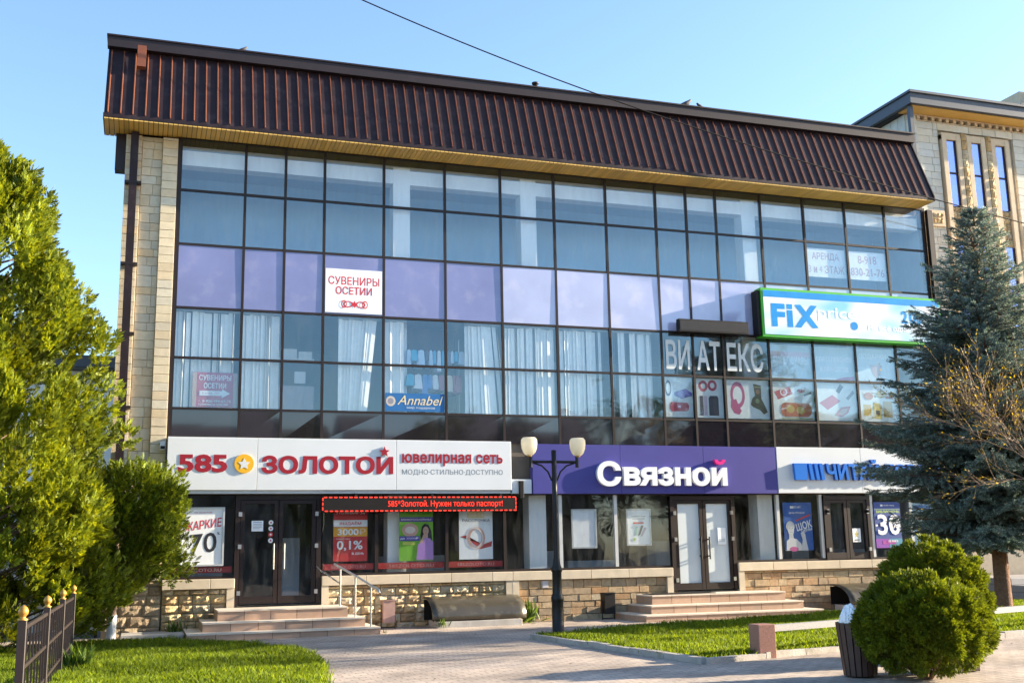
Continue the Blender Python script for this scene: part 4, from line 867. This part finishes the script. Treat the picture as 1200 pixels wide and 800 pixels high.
def well_cover(x0,x1,label):
    g=GW; o=thing('light_well_cover',((x0+x1)/2,-.5,g),label,'well cover')
    b=MB(); b.bbox(x0+.12,x1-.1,-.95,-.80,g-.05,g+.13,.01); b.box(x0+.12,x0+.25,-.80,-.14,g-.05,g+.13); b.box(x1-.25,x1-.12,-.80,-.14,g-.05,g+.13); b.build('curb',M['conc'],o)
    MB().box(x0+.13,x1-.13,-.80,-.142,g+.131,g+.15).box(x0+.02,x1-.02,-.142,-.135,g+.131,g+.56).build('dark_opening',M['black'],o)  # black sheets stand in for the shade under the cover
    b=MB(); n=12; prof=[(-.15-.80*math.sin(math.pi/2*i/n),g+.15+.47*math.cos(math.pi/2*i/n)**.8) for i in range(n+1)]
    m=14; vs=[]
    for (y,z) in prof:
        for k in range(m+1): vs.append((x0+(x1-x0)*k/m,y+random.uniform(-.006,.006),z+random.uniform(-.005,.005)))
    b.add(vs,[(i*(m+1)+k,(i+1)*(m+1)+k,(i+1)*(m+1)+k+1,i*(m+1)+k+1) for i in range(n) for k in range(m)],0,True)
    c=b.build('curved_sheet',M['canopy'],o); md=c.modifiers.new('thick','SOLIDIFY'); md.thickness=.012
    for xx in (x0+.03,(x0+x1)/2,x1-.05): MB().tube([(xx,y+.02,z-.02) for y,z in prof],.012,6).build('rib',M['fascia'],o)
well_cover(5.42,7.52,'curved greyish cover sheet over a basement well left of the street lamp')
well_cover(15.75,18.2,'curved cover sheet with a dark open end behind the globe bushes')
pq=MB().bbox(8.22,8.36,-.075,-.055,.68,.84,.004).build('wall_plaque',flat((.45,.44,.48)),None,(8.29,-.06,.76)); tag(pq,'small grey plaque on the stone plinth just right of the lamp post','plaque')
# roof details
vt_=thing('roof_vent',(8.4,.1,12.77),'short dark vent stub on the ridge trim beside the overhead wire','vent')
b=MB(); b.lathe((8.40,.1,12.775),[(.06,0),(.06,.16),(.09,.165),(.09,.20),(0,.205)],10); b.build('stub',M['fascia'],vt_)
def bird(x,y,z,label,face=1,s=1.0):
    b=MB(); A=[(-.17,.02,.05),(-.10,0,.075),(-.02,0,.10),(.05,0,.13),(.10,0,.17),(.14,0,.205),(.165,0,.20)]
    b.tube([(x+face*p[0]*s,y,z+p[2]*s) for p in A],[.01*s,.03*s,.05*s,.055*s,.04*s,.032*s,.008*s],8)
    for dy_ in (-.02,.02): b.tube([(x+face*.01*s,y+dy_,z),(x+face*.02*s,y+dy_,z+.07*s)],.006,5)
    b.add([(x-face*.26*s,y-.02,z+.03*s),(x-face*.26*s,y+.02,z+.03*s),(x-face*.12*s,y+.03,z+.07*s),(x-face*.12*s,y-.03,z+.07*s)],[(0,1,2,3)])
    o=b.build('pigeon',mat('grey_plumage',(.05,.05,.06),.7,.3,20),None,(x,y,z)); tag(o,label,'bird','pigeons on the roof ridge')
bird(12.55,.05,12.776,'dark pigeon standing upright on the ridge near the right end of the roof',1,1.1)
bird(13.0,.05,12.776,'dark pigeon crouching on the ridge just right of another pigeon',-1,.8)
bird(1.25,.05,12.776,'lone dark pigeon on the ridge near the left end of the roof',1,.8)
wi=[(3.26,12.33),(6.38,11.40),(8.47,10.90),(11.29,10.30),(13.42,9.90),(16.69,9.36),(19.27,8.99)]
co=np.polyfit([p[0] for p in wi],[p[1] for p in wi],3)
b=MB(); b.tube([((x+.52)*23/20-.52,-1.0,1.48+(float(np.polyval(co,x))-1.48)*23/20) for x in np.linspace(-2,22,60)],.015,6); wr=b.build('overhead_wire',M['black'],None,(8,-1,12)); tag(wr,'black overhead wire sagging across the sky and the roof','wire')
# ================================================================== VEGETATION
def frames(D,roll):
    D=D/np.linalg.norm(D,axis=1,keepdims=True); ref=np.where(np.abs(D[:,2:3])<.9,np.array([[0,0,1.]]),np.array([[1.,0,0]]))
    A=np.cross(D,ref); A/=np.linalg.norm(A,axis=1,keepdims=True); Bq=np.cross(D,A); c,s=np.cos(roll)[:,None],np.sin(roll)[:,None]
    return A*c+Bq*s, -A*s+Bq*c, D
def scatter(T,P,D,S,roll=None):
    """T (q,4,3) template (x wide, z along), returns V (n*q*4,3), F"""
    n=len(P); roll=RNG.uniform(0,2*np.pi,n) if roll is None else roll
    X,Y,Z=frames(D,roll); q=T.shape[0]; t=T.reshape(-1,3)
    V=P[:,None,:]+S[:,None,None]*(t[None,:,0:1]*X[:,None]+t[None,:,1:2]*Y[:,None]+t[None,:,2:3]*Z[:,None])
    V=V.reshape(-1,3); return V,np.arange(len(V)).reshape(-1,4)
def spray(ang,ln,wd,curl=.25,seed=0):
    r=np.random.default_rng(seed); T=[]
    for a,l,o in zip(ang,ln,np.linspace(0,.55,len(ang))):
        a=math.radians(a); d=np.array([math.sin(a),0,math.cos(a)]); p=np.array([-d[2],0,d[0]])*wd*l; b0=np.array([0,0,abs(o)])
        T.append([b0,b0+d*l*.45+p+np.array([0,-curl*l*.15,0]),b0+d*l+np.array([0,-curl*l*.6+r.uniform(-.05,.05),0]),b0+d*l*.45-p+np.array([0,-curl*l*.15,0])])
    return np.array(T)
TH=spray([-62,58,-40,36,-18,0],[.55,.55,.6,.6,.62,.75],.24,.3,1)
def unit(n): v=RNG.normal(size=(n,3)); return v/np.linalg.norm(v,axis=1,keepdims=True)
def clumps(C,Rad,ND,n,size,T=TH,name='crown',m=None,parent=None,up=.35,droop=0,tintv=.3,inner=.25,dmix=.7,tints=None):
    """C (k,3) clump centres, Rad (k,3) radii, ND (k,3) outward direction; n sprays per clump"""
    k=len(C); ci=np.repeat(np.arange(k),n); u=unit(k*n); r=(RNG.uniform(inner,1,k*n)**.5)[:,None]
    P=C[ci]+u*r*Rad[ci]; D=u*.6+ND[ci]*dmix+np.array([0,0,up-droop])+RNG.normal(size=(k*n,3))*.28
    S=size*RNG.uniform(.6,1.35,k*n); V,F=scatter(T,P,D,S)
    tc=RNG.uniform(1-tintv,1+tintv,k) if tints is None else tints
    return V,F,np.repeat(tc[ci],T.shape[0])
def conifer_thuja(name,label,x,y,h,Rf,nb_,n,size,m,trunk_r,trunk_m,zmin=.35,xs=1.,group=None,seed=1,lean=0.,white=0):
    global RNG
    RNG=np.random.default_rng(seed); g=gz(x); o=thing(name,(x,y,g),label,'tree',group)
    b=MB(); rr=random.Random(seed)
    b.tube([(x,y,g-.05),(x+.02,y,g+.5),(x+lean*.3,y+.02,g+h*.4),(x+lean*.7,y,g+h*.75),(x+lean,y,g+h*.95)],[trunk_r,trunk_r*.9,trunk_r*.6,trunk_r*.3,.01],10)
    b.build('trunk',trunk_m,o)
    t=RNG.uniform(0,1,nb_)**1.35; z=zmin+(h-zmin-.15)*t; a=RNG.uniform(0,2*np.pi,nb_)
    R=np.array([Rf(q) for q in t])*(RNG.uniform(.30,1,nb_)**.45*1.12)*(1+.17*np.sin(a*3+z*1.7)+.13*np.sin(a*5-z*3.6))
    C=np.stack([x+lean*t+np.cos(a)*R*xs,y+np.sin(a)*R,g+z+.12*R],1); out=np.stack([np.cos(a),np.sin(a),np.full(nb_,.55)],1)
    Rad=np.stack([RNG.uniform(.12,.25,nb_),RNG.uniform(.12,.25,nb_),RNG.uniform(.2,.46,nb_)],1)*(.65+.5*np.minimum(1,R[:,None]))
    V,F,T=clumps(C,Rad,out,n,size,up=.5,tintv=.42); 
    npmesh('crown',V,F,m,o,tint=T)
    lb=MB()
    for i in range(0,nb_,4):
        p=C[i]; lb.tube([(x+lean*t[i]*.8,y,p[2]-.35*R[i]-.1),((x+p[0])/2,(y+p[1])/2,p[2]-.2*R[i]),tuple(p)],[.03,.018,.006],5)
    lb.build('limb',trunk_m,o); return o
def Rbig(t): return (1.74+.40*(1-t))*(1-t**3.6)*(.85+.15*min(1,t*5))+.10
conifer_thuja('thuja_tree','tall yellow-green thuja at the left edge, its crown above the iron fence',-3.35,-3.3,8.9,Rbig,700,90,.112,M['thuja'],.16,M['bark'],seed=4)
def Rsm(t): return 1.14*max(.05,1-abs(2*t-1.12)**3.2)**.6
ts=conifer_thuja('thuja_tree','small thuja with a whitewashed trunk leaning against the stone pier',-.93,-1.7,3.15,Rsm,260,80,.092,M['thuja2'],.075,M['bark'],zmin=.85,seed=9,lean=.08,xs=.98)
g=gz(-.93); b=MB(); b.tube([(-.93,-1.7,g-.05),(-.915,-1.7,g+.3),(-.91,-1.7,g+.52)],[.088,.082,.079],12); b.build('whitewash',M['lime'],ts)
# globe bushes
def globe(x,y,rx,h,label,seed,n=5200):
    global RNG
    RNG=np.random.default_rng(seed); g=gz(x); o=thing('globe_bush',(x,y,g),label,'bush','two clipped globe bushes')
    k=n//13; u=unit(k*2); u=u[u[:,2]>-.93][:k]; k=len(u); cz=h*.52; rz=h*.48; q_=np.sqrt(1-np.abs(u[:,2])**3)/np.sqrt(1-u[:,2]**2+1e-6); q_=np.where(u[:,2]<0,q_,1)
    bump=1+.022*np.sin(u[:,0]*7+seed)+.025*np.sin(u[:,1]*6+u[:,2]*8); s=RNG.uniform(.89,.98,k)*bump
    C=np.stack([x+u[:,0]*rx*s*q_,y+u[:,1]*rx*s*q_,g+cz+u[:,2]*rz*s],1)
    V,F,T=clumps(C,np.full((k,3),.06),u,64,.033,up=.06,tintv=.22,inner=.05,dmix=.9); 
    V2,F2,T2=clumps(np.array([[x,y,g+cz]]),np.array([[rx*.80,rx*.80,rz*.84]]),np.array([[0,0,.1]]),5000,.07,inner=.3)
    V=np.concatenate([V,V2]); F=np.concatenate([F,F2+len(V)-len(V2)]); T=np.concatenate([T,T2])
    npmesh('foliage',V,F,M['globe'],o,tint=T)
    b=MB(); rr=random.Random(seed)
    for i in range(26):
        a=rr.uniform(0,6.28); q=rr.uniform(.3,.8)*rx; b.tube([(x+.05*math.cos(a),y+.05*math.sin(a),g),(x+q*.5*math.cos(a),y+q*.5*math.sin(a),g+.22*h),(x+q*math.cos(a),y+q*math.sin(a),g+rr.uniform(.3,.6)*h)],[.018,.012,.005],5)
    b.build('stem',M['rbark'],o)
globe(7.77,-13.55,.71,1.13,'front clipped globe bush with dense yellow-green leaves beside the slatted bin',21)
globe(9.36,-11.8,.70,1.52,'taller clipped globe bush standing behind the front one, before the spruce',22)
# blue spruce
def spruce(x,y,h,label,seed):
    global RNG
    RNG=np.random.default_rng(seed); rr=random.Random(seed); g=gz(x); o=thing('spruce_tree',(x,y,g),label,'tree')
    b=MB(); b.tube([(x,y,g-.1),(x+.03,y,g+.4),(x+.06,y,g+3),(x+.15,y,g+6),(x+.25,y,g+h)],[.20,.165,.13,.075,.01],12); b.build('trunk',M['rbark'],o)
    lb=MB(); P=[];D=[];S=[];TT=[]
    z=1.55
    while z<h-.05:
        t=(z-1.5)/(h-1.5); L=(2.85*(1-t**1.5)+.08)*(.62+.38*min(1,t*4.5)); nbr=max(6,int(10-3*t)) ; off=rr.uniform(0,6.28)
        for i in range(nbr):
            a=off+6.283*i/nbr+rr.uniform(-.25,.25); l=L*rr.uniform(.62,1.08); dr=-.22*(1-t)+.55*t**2+rr.uniform(-.1,.08)
            ca,sa=math.cos(a),math.sin(a); cx=x+.25*z/h; tint=rr.uniform(.7,1.3)
            def pt(s): return np.array([cx+ca*l*s,y+sa*l*s,g+z+l*(dr*s+.16*s*s)])
            lb.tube([tuple(pt(s)) for s in (0,.4,.8,1)],[.028*(1-t)+.012,.018,.01,.005],5)
            m_=max(4,int(l/.085))
            for j in range(m_):
                s=.14+.86*(j+rr.random()*.6)/m_; p=pt(s)+np.array([0,0,rr.uniform(-.09,.02)]); tw=(.50*l*(1-s)*.9+.13)*rr.uniform(.6,1.1); tw=min(tw,.62)
                for side in (-1,1):
                    fa=a+side*rr.uniform(.65,1.1); q=max(2,int(tw/.075))
                    dd=np.array([math.cos(fa),math.sin(fa),-.22+.55*t+rr.uniform(-.14,.1)])
                    for k in range(q):
                        P.append(p+dd*tw*(k+.3)/q+np.array([0,0,-.12*(tw*(k+.3)/q)**1.0+rr.uniform(-.015,.015)])); D.append(dd+np.array([ca,sa,0])*.3+np.array([0,0,rr.uniform(-.1,.25)])); S.append(.15*rr.uniform(.75,1.25)); TT.append(tint)
            for k in range(3): P.append(pt(1.0)); D.append(np.array([ca,sa,.3])+np.array([rr.uniform(-.4,.4) for _ in range(3)])); S.append(.13); TT.append(tint)
        z+=rr.uniform(.165,.235)+.02*t
    for k in range(16): P.append(np.array([x+.25,y,g+h-.9+.06*k])); D.append(np.array([rr.uniform(-.7,.7),rr.uniform(-.7,.7),.8])); S.append(.11); TT.append(1.)
    lb.build('branch',M['rbark'],o)
    # bottle-brush twig: needles round a short axis
    T=[]; r=np.random.default_rng(3)
    for k in range(11):
        a=k*2.4; z0=.0+.085*k; d=np.array([math.cos(a)*.7,math.sin(a)*.7,.5]); d/=np.linalg.norm(d); pz=np.cross(d,[0,0,1]); pz/=np.linalg.norm(pz); b0=np.array([0,0,z0]); l=.27
        T.append([b0-pz*.06,b0+pz*.06,b0+d*l+pz*.03,b0+d*l-pz*.03])
    T.append([[-.05,0,0],[.05,0,0],[.03,0,1.1],[-.03,0,1.1]]); T=np.array(T)
    P,D,S,TT=map(np.array,(P,D,S,TT)); V,F=scatter(T,P,D,S); print('spruce twigs',len(P))
    npmesh('needles',V,F,M['needle'],o,tint=np.repeat(TT,len(T)))
    return o
spruce(16.35,-5.3,8.6,'blue-grey spruce with drooping branches hiding the right end of the shop',31)
# budding shrub at the right edge
def shrub(x,y,label,seed):
    global RNG
    RNG=np.random.default_rng(seed); rr=random.Random(seed); g=gz(x); o=thing('budding_shrub',(x,y,g),label,'shrub')
    b=MB(); P=[];D=[]
    def grow(p,d,l,r,lev):
        n=5; pts=[p]; dd=d.copy()
        for i in range(n):
            dd=(dd+Vector((rr.uniform(-.13,.13),rr.uniform(-.13,.13),rr.uniform(-.10,.12)))).normalized(); p=p+dd*l/n; pts.append(p)
            if lev<3 and i>=1:
                for _ in range(2 if lev else 2):
                    nd=(dd+Vector((rr.uniform(-.8,.8),rr.uniform(-.8,.8),rr.uniform(-.5,.6)))).normalized()
                    grow(p,nd,l*rr.uniform(.42,.66),r*.5,lev+1)
            if lev>=2: 
                for _ in range(2): P.append(tuple(p+Vector((rr.uniform(-.02,.02),)*3))); D.append((dd.x+rr.uniform(-.5,.5),dd.y+rr.uniform(-.5,.5),dd.z+rr.uniform(-.2,.6)))
        b.tube([tuple(q) for q in pts],[r*(1-.75*i/n) for i in range(n+1)],5 if lev<2 else 3,caps=False)
    for i in range(7):
        a=rr.uniform(0,6.28); grow(Vector((x+.1*math.cos(a),y+.1*math.sin(a),g+1.9)),Vector((-.25+.75*math.cos(a),.75*math.sin(a),rr.uniform(.45,1.2))).normalized(),rr.uniform(2.1,3.0),.025,0)
    b.tube([(x,y,g-.05),(x,y,g+.5),(x,y,g+1.7)],[.10,.085,.07],10)
    b.build('branches',M['twig'],o); P=np.array(P);D=np.array(D)
    keep=RNG.uniform(size=len(P))<.22; P,D=P[keep],D[keep]
    L=np.array([[[0,0,0],[.22,.05,.45],[0,0,1],[-.22,.05,.45]]]); V,F=scatter(L,P,D,0.045*RNG.uniform(.5,1.5,len(P))); print('buds',len(P))
    npmesh('buds',V,F,M['bud'],o,tint=RNG.uniform(.7,1.3,len(F)))
shrub(15.9,-8.6,'bare-branched shrub with yellow buds reaching in from the right edge',41)
# grass
CAMP=np.array(cam.location); Rr=np.array(_r);Uu=np.array(_u);Ff=np.array(_f)
def visible(P,mg=60):
    d=P-CAMP; z=d@Ff; u=600+1285.2*(d@Rr)/z; v=400-1285.2*(d@Uu)/z
    return (z>1)&(u>-mg)&(u<1200+mg)&(v>-mg)&(v<800+mg)
def inpoly(P,poly):
    r=np.zeros(len(P),bool); n=len(poly)
    for i in range(n):
        (x1,y1),(x2,y2)=poly[i],poly[i-1]
        c=((y1>P[:,1])!=(y2>P[:,1]))&(P[:,0]<(x2-x1)*(P[:,1]-y1)/(y2-y1+1e-12)+x1); r^=c
    return r
def grass(poly,dens,h0,h1,seed):
    global RNG
    RNG=np.random.default_rng(seed); q=np.array(poly); a,b_=q.min(0),q.max(0); n=int((b_-a).prod()*dens)
    P=np.concatenate([RNG.uniform(a,b_,(n,2))+0,np.zeros((n,1))],1)
    P=P[inpoly(P+RNG.normal(size=P.shape)*.05,poly)]; P[:,2]=.008*(np.clip(P[:,0],-8,25)-4)+.025; P=P[visible(P)]; n=len(P)
    P=P[RNG.uniform(size=n)<.55+.45*np.sin(P[:,0]*3.1+1.1*np.sin(P[:,1]*4.3))*np.cos(P[:,1]*3.7)+.3]; n=len(P)
    pat=.5+.5*np.sin(P[:,0]*2.1+1.3*np.sin(P[:,1]*1.7))*np.sin(P[:,1]*2.6+P[:,0]); h=RNG.uniform(h0,h1,n)*(.65+.6*pat)
    a=RNG.uniform(0,2*np.pi,n); w=RNG.uniform(.004,.009,n); ben=RNG.uniform(.1,.75,n)*h; b2=RNG.uniform(0,2*np.pi,n)
    dx=np.stack([np.cos(a),np.sin(a),0*a],1)*w[:,None]; be=np.stack([np.cos(b2)*ben,np.sin(b2)*ben,0*a],1); up=np.stack([0*h,0*h,h],1)
    V=np.stack([P-dx,P+dx,P+dx*.8+be*.35+up*.62,P+be+up,P-dx*.8+be*.35+up*.62],1).reshape(-1,3); F=np.arange(len(V)).reshape(-1,5); print('grass',n)
    o=npmesh('grass',V,F,M['grass'],tint=.75+.5*RNG.uniform(size=n)*(.6+.6*pat)); tag(o,'short bright green grass of the left lawn beside the fence' if poly is LAWN_L else 'long green grass of the right lawn inside the kerb','grass',kind='stuff')
grass(LAWN_L,3000,.04,.12,51); grass(LAWN_R,2200,.04,.115,52)
def weed(x,y,h,label,seed,n=60,cat='weed'):
    global RNG
    RNG=np.random.default_rng(seed); g=gy(x,y); P=np.stack([x+RNG.normal(size=n)*h*.22,y+RNG.normal(size=n)*h*.15,g+RNG.uniform(0,.35,n)*h],1); D=RNG.normal(size=(n,3))*.4+np.array([0,0,1.])
    T=np.array([[[-.05,0,0],[.05,0,0],[.08,.05,.6],[-.08,.05,.6]],[[-.08,.05,.6],[.08,.05,.6],[.02,.15,1],[-.02,.15,1]]]); V,F=scatter(T,P,D,h*RNG.uniform(.3,.75,n))
    o=npmesh('weed',V,F,M['weed'],None,(x,y,g),tint=RNG.uniform(.7,1.5,len(F))); tag(o,label,cat,'weeds along the foot of the wall')
RNG=np.random.default_rng(77); n_=420; P_=np.stack([RNG.uniform(-1,13,n_),RNG.uniform(-13.5,-.4,n_),np.zeros(n_)],1); P_[:,2]=[gy(p[0],p[1])+.006 for p in P_]
P_=P_[~inpoly(P_,LAWN_L)&~inpoly(P_,LAWN_R)&~((P_[:,1]>-3.3)&(((P_[:,0]>.2)&(P_[:,0]<4.3))|(P_[:,0]>9.7)))]; V_,F_=scatter(np.array([[[-.3,0,0],[0,.08,.5],[.3,0,0],[0,-.02,-.5]]]),P_,RNG.normal(size=P_.shape)*np.array([1,1,.12]),RNG.uniform(.02,.06,len(P_)),roll=RNG.uniform(-.2,.2,len(P_)))
tag(npmesh('fallen_leaves',V_,F_,mat('dry_leaf',(.20,.12,.05),.9,.3,9,island=.5)),'dry fallen leaves scattered over the paving','leaves',kind='stuff')
weed(7.68,-.55,.5,'tall weed clump at the right end of the curved cover',61,90); weed(5.62,-1.0,.22,'small weed at the left foot of the curved cover',62,40); weed(4.16,-2.0,.1,'tiny weed at the right corner of the left steps',63,26); weed(.25,-.5,.35,'weed clump beside the left end of the left steps',64,50)
weed(14.5,-1.8,.14,'tiny yellow-green weed at the right corner of the wide steps',65,26); weed(-1.25,-7.2,.45,'tall grass tuft leaning on the iron fence',66,70)
# ================================================================== ACROSS THE STREET (mirrored in the glass)
def house(x0,x1,y,h,ridge,label,wallc):
    o=thing('opposite_house',((x0+x1)/2,y,0),label,'building')
    MB().box(x0,x1,y-9,y,-.2,h).build('wall',flat(wallc,.8),o)
    MB().prism([(y+.6,h),(y-4.5,ridge),(y-9.6,h)],'x',x0-.5,x1+.5).build('roof',M['brickred'],o)
    for k in range(int((x1-x0)/2.6)):
        xx=x0+.8+k*2.6
        for z in (1.2,4.2): MB().box(xx,xx+1.2,y+.005,y+.03,z,z+1.6).build('window',M['dark'],o)
house(-14,11,-46,6.6,9.6,'long grey-roofed house across the street, mirrored in the lower dark panes',(.20,.19,.18))
house(13,30,-48,7.6,10.6,'second grey-roofed house across the street behind the row of trees',(.12,.10,.09))
house(50,75,-50,7.5,12.5,'big-roofed building across the street, mirrored at the right',(.22,.2,.2))
def decid(x,y,h,r,seed):
    global RNG
    RNG=np.random.default_rng(seed); o=thing('street_tree',(x,y,0),'leafy tree across the street, mirrored in the glass front','tree','street trees across the road')
    b=MB(); b.tube([(x,y,-.1),(x+.1,y,h*.3),(x-.1,y,h*.6),(x,y,h*.9)],[.22,.17,.1,.03],8); rr=random.Random(seed)
    k=46; u=unit(k); s=RNG.uniform(.45,1,k)[:,None]; C=np.array([[x,y,h*.62]])+u*s*np.array([[r,r,h*.38]])
    for i in range(k): b.tube([(x,y,h*.3+.3*(C[i,2]-h*.3)),tuple((C[i]+np.array([x,y,C[i,2]]))/2),tuple(C[i])],[.07,.04,.012],5)
    b.build('trunk',M['bark'],o); V,F,T=clumps(C,np.full((k,3),.75),u,60,.30,T=TH[:4]); npmesh('crown',V,F,M['deci'],o,tint=T)
for i,(x,y,h,r) in enumerate(((16,-40,10,2.6),(22,-41,10.5,2.8),(28,-39,11.5,3),(33.5,-41,14,3.2),(38,-40,15.5,3.2),(43,-42,12.5,3),(8.5,-42,9,2.3),(48,-41,11,2.6))): decid(x,y,h,r,70+i)
